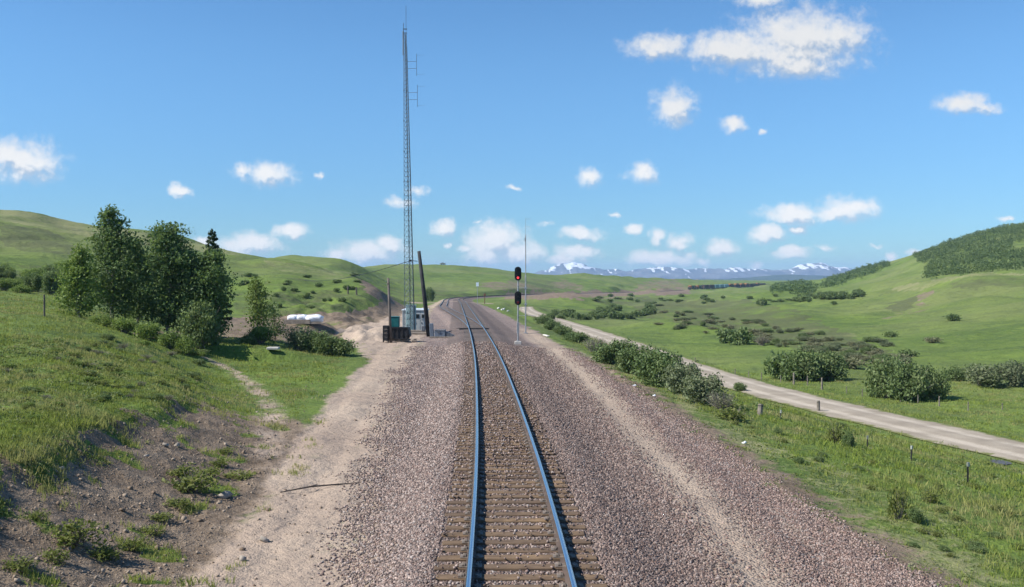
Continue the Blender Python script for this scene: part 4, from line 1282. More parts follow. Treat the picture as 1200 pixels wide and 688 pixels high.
# ------------------------------------------------------------------ distant woods
def woodland(name, label, poly, ymin, ymax, spacing, hmin, hmax, lf=46):
    pts = []
    px = np.array([p[0] for p in poly]); 
    x0, x1 = (px.min() - 600) / FPX, (px.max() - 600) / FPX
    n = int((x1 - x0) * (ymax ** 2 - ymin ** 2) / 2 / spacing ** 2)
    y = np.sqrt(rng.random(n) * (ymax ** 2 - ymin ** 2) + ymin ** 2); u = rng.uniform(x0, x1, n)
    x = u * y; z = ground_z(x, y)
    qx, qy = proj(x, y, z)
    k = inpoly(qx + rng.normal(0, 2, n), qy + rng.normal(0, 1.2, n), poly) & (fbm(x / 22.0, y / 30.0, 3) > -.36)
    x, y, z = x[k], y[k], z[k]
    m = len(x)
    h = hmin + (hmax - hmin) * np.clip(.5 + .5 * fbm(x / 15.0 + 8, y / 15.0, 2) + rng.normal(0, .22, m), 0, 1.2)
    ctr = np.repeat(np.stack([x, y, z + h * .55], -1), lf, 0)
    d = rng.normal(0, 1, (m * lf, 3)); d /= np.linalg.norm(d, axis=1)[:, None]
    d *= (rng.random(m * lf) ** .4)[:, None]
    hh_ = np.repeat(h, lf)[:, None]
    ctr = ctr + d * hh_ * np.array([.42, .42, .5])
    v = leaves(ctr, np.repeat(h, lf) * .10, .5, .8)
    o = fast_mesh(name, v, quads(len(v)), [L_WOOD])
    tag(o, label, 'woods', kind='stuff')
    return m
woodland('woodland', 'dark aspen wood covering the upper slope of the right hill', [(1082, 328), (1086, 314), (1089, 311), (1072, 305), (1070, 298), (1102, 288), (1135, 275), (1159, 270), (1190, 265), (1250, 262), (1250, 276), (1205, 280), (1183, 288), (1188, 296), (1250, 298), (1250, 314), (1190, 316), (1131, 322)], 320, 780, 2.9, 1.6, 3.9, 42)
woodland('woodland', 'thin line of trees along the crest of the right hill spur', [(960, 338), (968, 331), (978, 324), (1011, 313), (1041, 309.5), (1042, 313), (1015, 323), (993, 331), (970, 338)], 480, 1000, 3.6, 2, 4.5, 40)
woodland('woodland', 'dark copse on the valley floor below the mountain peak', [(902, 344), (908, 337), (925, 333.5), (945, 334), (958, 339), (956, 344), (930, 347)], 450, 1200, 4.2, 2.5, 5, 42)

# ------------------------------------------------------------------ signal mast
STEEL = worn('galvanised_steel', (0.34, 0.35, 0.36), .5, .5, .2, 6)
BLACK = worn('black_enamel', (0.012, 0.012, 0.013), .45, 0, .3, 6)
SILVER = worn('aluminium_paint', (0.42, 0.43, 0.44), .5, .3, .2, 6)
CONC = worn('concrete', (0.42, 0.40, 0.37), .9, 0, .15, 4)
DARKSTEEL = worn('grey_painted_steel', (0.13, 0.14, 0.155), .6, .2, .25, 6)
def lamp(name, col, strength):
    m, t, out = new_mat(name)
    b = principled(t, out, tuple(min(1, c * .5 + .02) for c in col), .25, 0, None, .5)
    b.inputs['Emission Color'].default_value = (*col, 1); b.inputs['Emission Strength'].default_value = strength
    return m
RED = lamp('red_lens_lit', (1.0, .06, .07), .8); REDDIM = lamp('red_lens_dim', (.45, .03, .03), .05)
DARKLENS = worn('unlit_lens', (0.02, 0.022, 0.024), .2, 0, .1, 6, spec=.5)
sx, sy, sz = at(607, 78)
sig = thing('railway_signal', 'two headed colour light signal on a grey mast, upper light red', 'signal', (sx, sy, sz))
Hs = 6.35
g = G(); g.box((0, 0, .1), (.55, .55, .30), bev=.03); g.build('base', CONC, sig)
g = G(); g.tube([(0, 0, .2), (0, 0, Hs - .25)], .062, 10); g.box((0, 0, .28), (.26, .26, .05), bev=.01); g.box((.0, .0, 1.35), (.20, .16, .9), bev=.02)
for zz in (.9, 2.35, 3.0, 4.75): g.tube([(0, 0, zz), (0, 0, zz + .05)], .085, 10)
g.build('mast', STEEL, sig)
def head(zc_, lit):
    h = thing('signal_head', None, None); h.parent = sig; h.location = (0, -.14, zc_)
    w, hh2 = .275, .565
    def oval(w, hh2, n=28):
        p = []
        for i in range(n):
            a = 2 * math.pi * i / n
            cxx, szz = math.cos(a), math.sin(a)
            p.append((w * cxx, (hh2 - w) * (1 if szz > 1e-6 else (-1 if szz < -1e-6 else 0)) + w * szz))
        return p
    g = G(); g.prism(oval(w, hh2), -.012, .012); g.build('backplate', BLACK, h)
    g = G(); g.box((0, .11, 0), (.34, .19, .92), bev=.03); g.build('housing', BLACK, h)
    for i, zz in enumerate((.33, 0, -.33)):
        g = G(); n = 16; r = .115
        v = []; f = []
        for i2 in range(n + 1):
            a = math.pi * (-.12) + math.pi * 1.24 * i2 / n
            for yv_, rr_ in ((-.014, r), (-.25, r * .98)):
                v.append((rr_ * math.cos(a), yv_ - (.06 if (yv_ < -.1 and .25 < i2 / n < .75) else 0), zz + rr_ * math.sin(a)))
        for i2 in range(n):
            f.append((2 * i2, 2 * i2 + 1, 2 * i2 + 3, 2 * i2 + 2))
        g.add(v, f); g.build('hood', BLACK, h)
        g = G(); g.tube([(0, -.02, zz), (0, -.032, zz)], [.098, .085], 18)
        g.build('lens', (RED if lit else REDDIM) if i == 2 else DARKLENS, h)
    g = G(); g.tube([(0, .10, -.5), (0, .10, .5)], .03, 6); g.box((0, .17, .1), (.1, .08, .12)); g.box((0, .17, -.25), (.1, .08, .12)); g.build('bracket', STEEL, h)
    return h
head(Hs - .58, True); head(Hs - 2.58, False)

# slim antenna mast behind the signal
ax, ay, az = at(616, 100)
am = thing('antenna_mast', 'slim pole with two small antenna arms at its top, beside the signal', 'antenna', (ax, ay, az))
g = G(); g.tube([(0, 0, -.2), (0, 0, 6.0)], .075, 10); g.tube([(0, 0, 6.0), (0, 0, 10.3)], .05, 8); g.box((0, 0, .02), (.4, .4, .1)); g.box((0, 0, 4.75), (.34, .2, .16)); g.box((0, 0, 3.05), (.3, .2, .12)); g.build('pole', STEEL, am)
g = G(); g.tube([(-.9, 0, 1.85), (1.0, 0, 1.85)], .022, 6); g.tube([(-.8, 0, 4.75), (.1, 0, 4.75)], .022, 6); g.tube([(-.5, 0, 2.6), (.1, 0, 2.6)], .022, 6); g.build('bracket', STEEL, am)
g = G(); g.tube([(0, 0, 10.2), (0, 0, 12.05)], .018, 6); g.tube([(0, 0, 11.95), (.5, 0, 11.95)], .012, 5); g.tube([(0, 0, 11.15), (.5, 0, 11.15)], .012, 5); g.tube([(.5, 0, 11.85), (.5, 0, 12.05)], .01, 5)
g.tube([(-.08, 0, 9.6), (-.08, 0, 10.0)], .05, 6); g.build('antenna', STEEL, am)

# ------------------------------------------------------------------ lattice radio tower
tx, ty, tz_ = at(480, 96)
tw = thing('radio_tower', 'very tall slender lattice radio tower with side antennas near its top', 'tower', (tx, ty, tz_ - .05))
TWM = worn('tower_steel', (0.13, 0.16, 0.18), .5, .5, .2, 4)
Ht = 29.9
def leg_at(i, z):
    s = z / Ht
    w = .50 * (1 - s) + .15 * s
    a = R(90 + 120 * i)
    off = Vector((-.40 * s, 0, 0))
    return Vector((w * math.cos(a) * 1.12, w * math.sin(a), z)) + off
for i in range(3):
    g = G(); g.tube([leg_at(i, Ht * k / 12) for k in range(13)], [.030 - .010 * k / 12 for k in range(13)], 6)
    for k in range(1, 10): g.tube([leg_at(i, 3.05 * k - .06), leg_at(i, 3.05 * k + .06)], .06, 6)
    g.build('leg', TWM, tw)
g = G(); z = .3; q = 0
while z < Ht - .3:
    dz = .60 - .24 * z / Ht
    for i in range(3):
        a, b = i, (i + 1) % 3
        p0, p1 = leg_at(a, z), leg_at(b, z)
        mid = (leg_at(a, z + dz) + leg_at(b, z + dz)) / 2
        g.tube([p0, mid], .014, 4, cap=False); g.tube([p1, mid], .014, 4, cap=False); g.tube([leg_at(a, z + dz), leg_at(b, z + dz)], .014, 4, cap=False)
    z += dz
g.build('lattice', TWM, tw)
g = G(); g.tube([leg_at(0, .2) + Vector((.1, -.1, 0)), leg_at(0, Ht * .98) + Vector((.06, -.1, 0))], .022, 5); g.tube([leg_at(2, .2) + Vector((.06, 0, 0)), leg_at(2, 15) + Vector((.05, 0, 0)), leg_at(2, 28.8) + Vector((.03, 0, 0))], [.034, .028, .012], 5); g.build('feed_line', BLACK, tw)
g = G(); g.box((0, 0, .05), (1.5, 1.5, .3), bev=.03); g.build('base', CONC, tw)
top = leg_at(2, Ht)
for zz in (26.9, 23.8):
    p = leg_at(2, zz)
    g = G()
    for dzz in (-.35, .35):
        g.tube([p + Vector((0, 0, dzz)), p + Vector((.95, -.1, dzz))], .02, 5)
    g.tube([p + Vector((.95, -.1, -1.1)), p + Vector((.95, -.1, 1.1))], .022, 5)
    for dzz in (-1.0, 1.0):
        g.tube([p + Vector((.95, -.1, dzz * .95)), p + Vector((1.75, -.2, dzz * .95))], .008, 4)
    g.build('antenna', TWM, tw)
g = G()
c = Vector((-.40, 0, 0))
g.tube([c + Vector((-.2, 0, Ht - 2)), c + Vector((-.2, 0, Ht + .4))], .06, 6); g.tube([c + Vector((.1, 0, Ht - .6)), c + Vector((.1, 0, Ht + 2.9))], .02, 5); g.tube([c + Vector((-.15, 0, Ht)), c + Vector((-.15, 0, Ht + 1.2))], .03, 5)
g.box(c + Vector((-.0, 0, Ht + .6)), (.4, .1, .08)); g.box(c + Vector((-.0, 0, Ht + .2)), (.4, .1, .08))
g.build('whip_antenna', TWM, tw)

# ------------------------------------------------------------------ poles and wire
POLEW = worn('tarred_pole', (0.024, 0.025, 0.028), .75, 0, .35, 1.5)
POLEG = worn('weathered_pole', (0.115, 0.098, 0.085), .85, 0, .35, 2)
x, y, z = at(503, 90)
lp = thing('utility_pole', 'thick dark pole leaning left beside the equipment hut', 'pole', (x, y, z))
topx = (491 - 503) / FPX * 90
g = G(); g.tube([(0, 0, -.4), (topx * .5, 0, 4.0), (topx, 0, 8.05)], [.22, .195, .155], 12); g.build('shaft', POLEW, lp, True)
g = G(); g.box((-.55, -.1, .75), (.34, .24, .5), bev=.03); g.tube([(-.4, -.05, .9), (-.1, 0, .9)], .03, 5); g.build('junction_box', DARKSTEEL, lp)
g = G(); g.tube([(topx - .1, -.1, 7.1), (topx - .75, -.1, 7.15)], .035, 6); g.box((topx - .8, -.1, 7.15), (.22, .14, .2), bev=.02); g.build('bracket', POLEW, lp)
wx, wy, wz = lp.location.x + topx - .8, y, z + 7.15
x, y2, z2 = at(457, 80)
tp = thing('utility_pole', 'thin weathered wooden pole behind the black container', 'pole', (x, y2 + .6, z2))
g = G(); g.tube([(0, 0, -.3), (-.22, 0, 5.45)], [.125, .095], 10); g.tube([(-.1, -.1, 5.0), (-.42, -.1, 5.0)], .02, 5); g.build('shaft', POLEG, tp, True)
ex, ey, ez = at(392, 300)
g = G()
pts = []
P0 = Vector((wx, wy, wz)); P1 = Vector((ex - 20, ey, ez + 5.0))
for k in range(25):
    s = k / 24
    p = P0.lerp(P1, s); p.z -= 3.2 * 4 * s * (1 - s)
    pts.append(p)
g.tube(pts, .03, 4); cab = g.build('power_cable', BLACK); tag(cab, 'thin wire sagging left from the leaning pole bracket', 'cable')
wp = thing('utility_pole', 'slim far pole on the left hillside carrying the wire', 'pole', tuple(P1 - Vector((0, 0, P1.z - gz(P1.x, P1.y)))))
g = G(); g.tube([(0, 0, -.3), (0, 0, P1.z - wp.location.z + .2)], [.12, .09], 8); g.build('shaft', POLEG, wp, True)

# ------------------------------------------------------------------ equipment hut and boxes
HUT = worn('hut_panel', (0.46, 0.48, 0.48), .5, .1, .10, 2); HUTB = worn('teal_grey_panel', (0.25, 0.37, 0.38), .5, .1, .12, 2); ROOFM = worn('hut_roof', (0.62, 0.68, 0.74), .4, .1, .08, 2)
DK = worn('dark_vent', (0.04, 0.05, 0.055), .5, .2, .2, 8); WOOD = worn('grey_timber', (0.24, 0.20, 0.16), .9, 0, .3, 3); TEAL = worn('teal_paint', (0.012, 0.115, 0.115), .5, 0, .2, 3)
CHAR = worn('charcoal_steel', (0.022, 0.022, 0.024), .6, .1, .3, 3, (0.12, 0.10, 0.085), .35); BLUEG = worn('blue_grey_paint', (0.155, 0.185, 0.225), .5, .2, .15, 4)
hx, hy, hz = at(487, 99)
hut = thing('equipment_hut', 'pale grey metal equipment hut with two doors and a light roof', 'hut', (hx, hy, hz + .12))
W2, D2, H2 = 2.45, 2.6, 2.25
g = G(); g.box((0, 0, H2 / 2), (W2, D2, H2), bev=.03)
for sx_ in (-1.2, -.02, .62, 1.2): g.box((sx_, -D2 / 2 - .012, H2 / 2), (.06, .03, H2 * .96))
g.build('wall', HUT, hut)
g = G(); g.box((0, 0, H2 + .05), (W2 + .16, D2 + .2, .10), bev=.02); g.box((0, 0, H2 + .12), (W2 - .1, D2 - .1, .06), bev=.02); g.build('roof', ROOFM, hut)
for cx_, w_ in ((.30, .58), (.90, .50)):
    g = G(); g.box((cx_, -D2 / 2 - .02, 1.02), (w_, .05, 1.95), bev=.01); d = g.build('door', HUT, hut)
    g = G(); g.box((cx_ - w_ * .04, -D2 / 2 - .05, 1.68), (w_ * (.78 if cx_ < .6 else .5), .03, .42 if cx_ < .6 else .36), bev=.01)
    for k in range(5): g.box((cx_ - w_ * .04, -D2 / 2 - .075, 1.53 + k * .075), (w_ * (.7 if cx_ < .6 else .44), .03, .02), rx=.5)
    g.build('vent', DK, d)
    g = G(); g.box((cx_ - w_ * .33, -D2 / 2 - .06, 1.0), (.05, .04, .2), bev=.01); g.build('handle', DK, d)
cx_, cy_, cz_ = at(480.5, 96.0)
cb = thing('equipment_cabinet', 'tall teal grey steel cabinet in front of the hut', 'cabinet', (cx_, cy_ + .9, cz_ + .12))
g = G(); g.box((0, 0, 1.33), (.98, .6, 2.66), bev=.025); g.build('body', HUTB, cb)
for z0_, h_ in ((.68, 1.22), (1.98, 1.24)):
    g = G(); g.box((0, -.312, z0_), (.88, .03, h_), bev=.008); d = g.build('door', HUTB, cb)
    g = G(); g.box((-.36, -.34, z0_), (.04, .04, .18)); g.build('handle', DK, d)
g = G(); g.box((0, 0, 2.70), (1.06, .7, .06), bev=.01); g.build('roof', HUTB, cb)
px_, py_, pz_ = at(490, 94.3)
pl = thing('timber_step', 'low grey timber step in front of the equipment hut', 'step', (px_, py_, pz_))
g = G()
for k in range(3): g.box((0, .22 * k, .10), (1.95, .2, .2), bev=.015)
g.build('lower_step', WOOD, pl)
g = G()
for k in range(3): g.box((.05, .85 + .22 * k, .27), (2.1, .2, .2), bev=.015)
g.build('upper_step', WOOD, pl)
bx_, by_, bz_ = at(468, 82)
bn = thing('steel_container', 'low charcoal steel container on skids with a sloped right end', 'container', (bx_, by_, bz_ + .05))
g = G(); g.prism([(-.98, .14), (.78, .14), (.98, .42), (.84, 1.12), (-.98, 1.16)], -.65, .65); g.build('body', CHAR, bn)
g = G()
for k in range(5): g.box((-.85 + k * .4, -.675, .62), (.05, .05, .9))
g.box((-.08, -.68, 1.13), (1.8, .06, .08)); g.box((-.08, -.68, .2), (1.8, .06, .08)); g.build('frame', CHAR, bn)
g = G(); g.box((-.1, -.5, .05), (2.0, .16, .14), bev=.01); g.box((-.1, .5, .05), (2.0, .16, .14), bev=.01); g.build('skid', WOOD, bn)
tb_ = thing('teal_box', 'teal green steel box sitting on the charcoal container', 'box', (bx_ - .42, by_ + .1, bz_ + .05 + 1.165))
g = G(); g.box((0, 0, .42), (.80, .8, .84), bev=.03); g.build('body', TEAL, tb_)
g = G(); g.box((0, 0, .87), (.86, .86, .05), bev=.01); g.build('lid', TEAL, tb_)
lx, ly, lz = at(452, 80.6)
lr = thing('steel_rack', 'narrow dark steel rack standing left of the thin pole', 'rack', (lx, ly, lz))
g = G()
for sx_ in (-.2, .2): 
    for sy_ in (-.2, .2): g.box((sx_, sy_, .7), (.06, .06, 1.4))
g.build('frame', CHAR, lr)
for k in range(4):
    g = G(); g.box((0, 0, .3 + k * .33), (.46, .46, .29), bev=.02); g.build('shelf', CHAR, lr)
rx_, ry_, rz_ = at(485, 81)
rk = G(); rk.box((0, 0, .12), (.5, .35, .2), bev=.05, rz=.2); rk.box((.08, .02, .28), (.3, .25, .12), bev=.04, rz=.5)
o = rk.build('timber_block', WOOD); o.location = (rx_, ry_, rz_); tag(o, 'short stacked timber blocks at the right end of the charcoal container', 'timber')
mx_, my_, mz_ = at(515, 88)
sm = thing('switch_machine', 'blue grey railway switch machine in a low housing beside the track', 'switch machine', (mx_, my_, mz_))
g = G(); g.box((.05, 0, .38), (1.0, .7, .55), bev=.04); g.build('housing', BLUEG, sm)
g = G(); g.box((.05, 0, .70), (1.04, .74, .10), bev=.03); g.box((-.05, -.38, .55), (.22, .05, .14)); g.build('cover', DARKSTEEL, sm)
g = G(); g.box((-.72, -.1, .72), (.36, .34, 1.24), bev=.03, ry=-.08); g.build('relay_post', BLUEG, sm)
g = G(); g.prism([(.58, .05), (1.6, .05), (1.5, .16), (.75, .55), (.58, .6)], -.3, .3); g.build('linkage_cover', DARKSTEEL, sm)
g = G(); g.box((.2, 0, .06), (2.2, 1.0, .14), bev=.01); g.build('base', WOOD, sm)

# ------------------------------------------------------------------ yard to the left: white load on timber
x, y, z = hit(360, 379.5)
TARP = worn('white_tarp', (0.74, 0.76, 0.80), .55, 0, .08, 2)
ld = thing('tarped_load', 'white wrapped load lying on timbers in the dirt yard', 'tarped load', (x, y, z))
k = y / FPX
def blob(name, c, r, seed, parent, mat):
    bm_v = []; bm_f = []; n, m_ = 18, 10
    q = np.random.default_rng(seed)
    for i in range(m_ + 1):
        ph = math.pi * i / m_
        for j in range(n):
            a = 2 * math.pi * j / n
            d = Vector((math.sin(ph) * math.cos(a), math.sin(ph) * math.sin(a), math.cos(ph)))
            f_ = 1 + .34 * float(perlin(np.array([d.x * 2.3 + seed]), np.array([d.y * 2.3 + d.z * 1.7]))[0])
            sq = [math.copysign(abs(t_) ** .7, t_) for t_ in d]
            bm_v.append((c[0] + r[0] * sq[0] * f_, c[1] + r[1] * sq[1] * f_, max(.02, c[2] + r[2] * sq[2] * f_)))
    for i in range(m_):
        for j in range(n):
            bm_f.append((i * n + j, (i + 1) * n + j, (i + 1) * n + (j + 1) % n, i * n + (j + 1) % n))
    g = G(); g.add(bm_v, bm_f); return g.build(name, mat, parent, True)
blob('wrapped_bundle', (.75, 0, .52), (.95, .7, .42), 3, ld, TARP); blob('wrapped_bundle', (-.55, .1, .60), (.55, .6, .36), 5, ld, TARP); blob('wrapped_bundle', (-1.5, .2, .58), (.6, .6, .34), 8, ld, TARP)
g = G(); g.box((-.9, -.75, .24), (2.7, .12, .46), bev=.02); g.box((1.2, -.7, .08), (1.6, .15, .15), bev=.02); g.build('timber', WOOD, ld)
x, y, z = hit(320, 410.5)
g = G(); g.box((0, 0, .08), (.75, .5, .16), bev=.03); o = g.build('concrete_slab', CONC); o.location = (x, y, z); tag(o, 'small pale concrete slab in grass before the willow bush', 'slab')
for i, (px, py, hpx) in enumerate(((408, 345, 9), (418, 346, 9))):
    x, y, z = hit(px, py); g = G(); g.tube([(0, 0, -.3), (random.uniform(-.1, .1), 0, hpx * y / FPX)], [.16, .12], 7)
    o = g.build('wooden_stump', POLEG); o.location = (x, y, z); tag(o, ('left', 'right')[i] + ' dark stump of the pair on the brow of the cut', 'stump', 'stumps on the brow of the cut')

# ------------------------------------------------------------------ far signs, rubble, house
x, y, z = at(559.5, 268)
z = gz(x + 0, y)
sg = thing('trackside_sign', 'white rectangular sign on a tall thin post by the crossing', 'sign', (x, y, z))
hs_ = (hh(268, 331) - z)
g = G(); g.tube([(0, 0, -.2), (0, 0, hs_ - .1)], .07, 8); g.build('post', STEEL, sg)
g = G(); g.box((0, -.09, hs_ - .55), (.75, .05, 1.1), bev=.02); g.build('sign_panel', worn('white_sign', (0.66, 0.74, 0.80), .5, 0, .06, 3), sg)
x, y, z = at(568, 284)
sg = thing('wooden_marker', 'short brown wooden marker post right of the white sign', 'marker post', (x, y, z))
hm = hh(284, 344) - z
g = G(); g.box((0, 0, hm / 2 - .1), (.22, .18, hm + .1), bev=.02); g.build('post', worn('brown_post', (0.16, 0.075, 0.045), .8, 0, .25, 3), sg)
g = G(); g.box((0, -.11, hm - .35), (.62, .05, .7), bev=.02); g.build('board', worn('brown_board', (0.17, 0.08, 0.05), .8, 0, .25, 3), sg)
WROCK = worn('white_rock', (0.62, 0.60, 0.57), .9, 0, .15, 4)
for i, (px, py, s) in enumerate(((584, 359.5, .42), (590, 360, .55), (595, 361.5, .4), (588, 357.5, .32))):
    x, y, z = at(px, 215 - i * 4)
    stn = stones('boulder', np.array([0.0]), np.array([0.0]), np.array([s * .3]), np.array([s]), WROCK)
    del stn['kind']
    stn.location = (x, y, z)
    tag(stn, ('leftmost white rock of the little heap by the far crossing', 'largest white rock of the little heap by the far crossing', 'rightmost white rock of the little heap by the far crossing', 'rearmost small white rock of the heap by the far crossing')[i], 'rock', 'white rocks by the crossing')
ROCKM = worn('field_rock', (0.30, 0.265, 0.225), .9, 0, .25, 8)
for i, (px, py, s, lb) in enumerate(((262, 585, .17, 'pale boulder at the edge of the dirt track below the bank'), (308, 636, .15, 'dark flat stone lying on the dirt track'), (282, 659, .09, 'small pale stone at the near end of the dirt track'),
                                     (193, 524, .13, 'pale stone on the bare bank under the brow'), (206, 524, .10, 'small stone right of the pale one under the brow'), (69, 551, .09, 'whitish stone on the left part of the bank'), (170, 536, .08, 'small grey stone halfway along the bank'))):
    x, y, z = hit(px, py)
    o = stones('boulder', np.array([0.0]), np.array([0.0]), np.array([s * .25]), np.array([s]), ROCKM); del o['kind']
    o.location = (x, y, z); tag(o, lb, 'rock')
x, y, z = hit(378, 575)
g = G(); g.tube([(-.9, -.5, .05), (-.3, -.1, .09), (.3, .35, .05), (.8, .5, .06)], [.014, .02, .018, .008], 6); g.tube([(-.3, -.1, .09), (-.2, .3, .06)], [.02, .008], 5)
o = g.build('dead_branch', BARKD); o.location = (x, y, z); tag(o, 'dark dead branch lying across the dirt track edge', 'branch')
x, y, z = hit(640, 394)
g = G(); g.box((0, 0, .06), (.26, 1.9, .10), rz=.18, bev=.015); o = g.build('white_plank', worn('white_plank', (0.62, 0.58, 0.52), .8, 0, .15, 4)); o.location = (x, y, z); tag(o, 'pale plank lying on the gravel edge behind the signal', 'plank')
for i, (px, py) in enumerate(((744, 453), (873, 521), (767, 465))):
    x, y, z = hit(px, py); g = G(); g.box((0, 0, .04), (.17, .10, .04), rz=i * .9, bev=.012); g.box((.03, .01, .07), (.09, .06, .03), rz=1.2, bev=.01)
    o = g.build('litter_scrap', TARP); o.location = (x, y, z); tag(o, ('white scrap at the grass edge beside the shoulder shrubs', 'white scrap lying in the grass at the near gravel edge', 'small white scrap just below the first one at the grass edge')[i], 'litter')
x, y, z = at(519, 925)
hs = thing('farmhouse', 'tiny white house alone on the far hill skyline', 'house', (x, y, z - .3))
g = G(); g.box((0, 0, 1.4), (5.0, 7, 3.0)); g.build('wall', worn('white_wall', (0.75, 0.75, 0.74), .7, 0, .05, 1), hs)
g = G(); g.prism([(-2.9, 2.8), (2.9, 2.8), (0, 4.0)], -3.8, 3.8); g.build('roof', worn('grey_roof', (0.16, 0.15, 0.15), .8, 0, .2, 1), hs)
g = G(); g.box((-.9, -3.52, 1.6), (.9, .06, 1.1)); g.build('window', DK, hs)
g = G(); g.box((1.2, -3.52, 1.1), (.9, .06, 2.0)); g.build('door', WOOD, hs)
x, y = 24.8, float(zroad(0))
px, py = 1175, 541.5
k_ = (py - HOR) / FPX; y = 43.5
for _ in range(6): y = (CAMZ - zroad(y) - .06) / k_
x = (px - 600) / FPX * y
g = G(); n = 22
ring = [(x + 0.42 * math.cos(2 * math.pi * i / n) * (1 + .2 * math.sin(3 * i)), y + 0.55 * math.sin(2 * math.pi * i / n) * (1 + .15 * math.cos(2 * i)), float(zroad(y)) + .05 + .05 * (1 - ((x - float(xroad(y))) / ROADW) ** 2) + .008) for i in range(n)]
g.add(ring, [tuple(range(n))])
m, t, out = new_mat('puddle_water'); principled(t, out, (0.085, 0.075, 0.066), .42, 0, None, .3)
o = g.build('puddle', m); tag(o, kind='structure')

# ------------------------------------------------------------------ fence posts
FW = worn('grey_fence_wood', (0.20, 0.175, 0.145), .9, 0, .3, 4); FS = worn('dark_fence_steel', (0.05, 0.05, 0.045), .7, .3, .3, 4)
def post(px, pybase, pytop, r, mat, label, group, lean=(0, 0), steel=False):
    x, y, z = hit(px, pybase)
    h = (pybase - pytop) * y / FPX
    t_ = thing('fence_post', label, 'fence post', (x, y, z), (lean[0], lean[1], random.uniform(0, 3)), group)
    g = G()
    if steel:
        g.box((0, 0, h / 2 - .15), (.045, .012, h + .3)); g.box((0, .02, h / 2 - .15), (.012, .04, h + .3)); g.build('shaft', mat, t_)
        g = G(); g.box((0, 0, h - .06), (.06, .06, .12)); g.build('cap', worn('pale_cap', (0.3, 0.32, 0.28), .7, 0, .2, 4), t_)
    else:
        g.tube([(0, 0, -.3), (0, 0, h * .6), (0, 0, h)], [r * 1.08, r, r * .94], 9); g.build('shaft', mat, t_)
        g = G(); g.tube([(0, 0, h * .8), (0, 0, h * .8 + .03)], r * 1.09, 9); g.build('wire_wrap', FS, t_)
    return t_
GP = 'fence posts on the right embankment'
for i, (px, b, tp_) in enumerate(((1136.7, 568, 543), (1070, 541, 523), (1018, 528, 511.5), (978, 518, 504), (916, 492, 481))):
    post(px, b, tp_, .03, FS, ('nearest slim steel', 'second nearest slim steel', 'middle slim steel', 'fourth nearest slim steel', 'farthest slim steel')[i] + ' fence post on the grass embankment', GP, steel=True)
post(960, 483, 470, .10, FW, 'short thick wooden fence post at the near verge of the road', GP)
post(891, 487, 474, .11, FW, 'leaning wooden fence post in the grass below the shoulder shrubs', GP, (0, .28))
GF = 'fence posts on the far side of the country road'
far_posts = ((1176, 481, 473, .05), (1136, 482, 471, .06), (1102, 477, 465, .08), (1077, 473, 463, .06), (1056.5, 471.5, 463, .06), (1011.5, 465, 456, .06), (993, 461, 453, .05), (964, 457, 443, .13), (947, 452, 441, .08), (931, 451, 437, .14), (915.6, 448, 440, .07), (893, 446, 437, .08), (878, 442, 435, .06), (862, 439, 432, .06), (815, 425, 419, .06))
nm_ = ('rightmost pale', 'second from right pale', 'thick pale', 'fourth from right pale', 'fifth from right pale', 'short lone pale', 'thin faint', 'thickest grey', 'slim grey', 'heavy dark', 'thin pale', 'upright pale', 'small distant', 'smaller distant', 'farthest lone')
for i, (px, b, tp_, r) in enumerate(far_posts):
    post(px, b, tp_, r * .62, FW, nm_[i] + ' wooden fence post beyond the country road, ' + ('before the biggest bushes' if i < 5 else 'beside the dark bush clump' if i < 11 else 'left of the dark bush clump'), GF)
post(51.7, 371, 345.5, .045, POLEG, 'lone thin dark fence post in the left field before the aspens', None)

# ------------------------------------------------------------------ the distant freight train
LOCO = worn('loco_dark', (0.035, 0.035, 0.042), .5, .1, .2, .6); ORANGE = worn('orange_paint', (0.36, 0.16, 0.06), .5, 0, .15, .8); TEALC = worn('pale_teal_car', (0.19, 0.33, 0.37), .6, 0, .12, .5); BROWNC = worn('brown_car', (0.075, 0.050, 0.045), .7, 0, .25, .5); CREAM = worn('cream_paint', (0.62, 0.56, 0.42), .6, 0, .1, .5)
arc = np.concatenate([[0], np.cumsum(np.hypot(np.diff(_xx), np.diff(_yy)))])
def on_track(s):
    y = float(np.interp(s, arc, _yy)); return float(xc(y)), y, float(zc(y)), float(heading(y))
s0 = float(np.interp(930, _yy, arc)) - 8
def truck(g, yy):
    g.box((0, yy, .55), (2.3, 2.6, .35))
    for k in (-.85, .85):
        for sx_ in (-.72, .72): g.tube([(sx_ - .07, yy + k, .48), (sx_ + .07, yy + k, .48)], .48, 10)
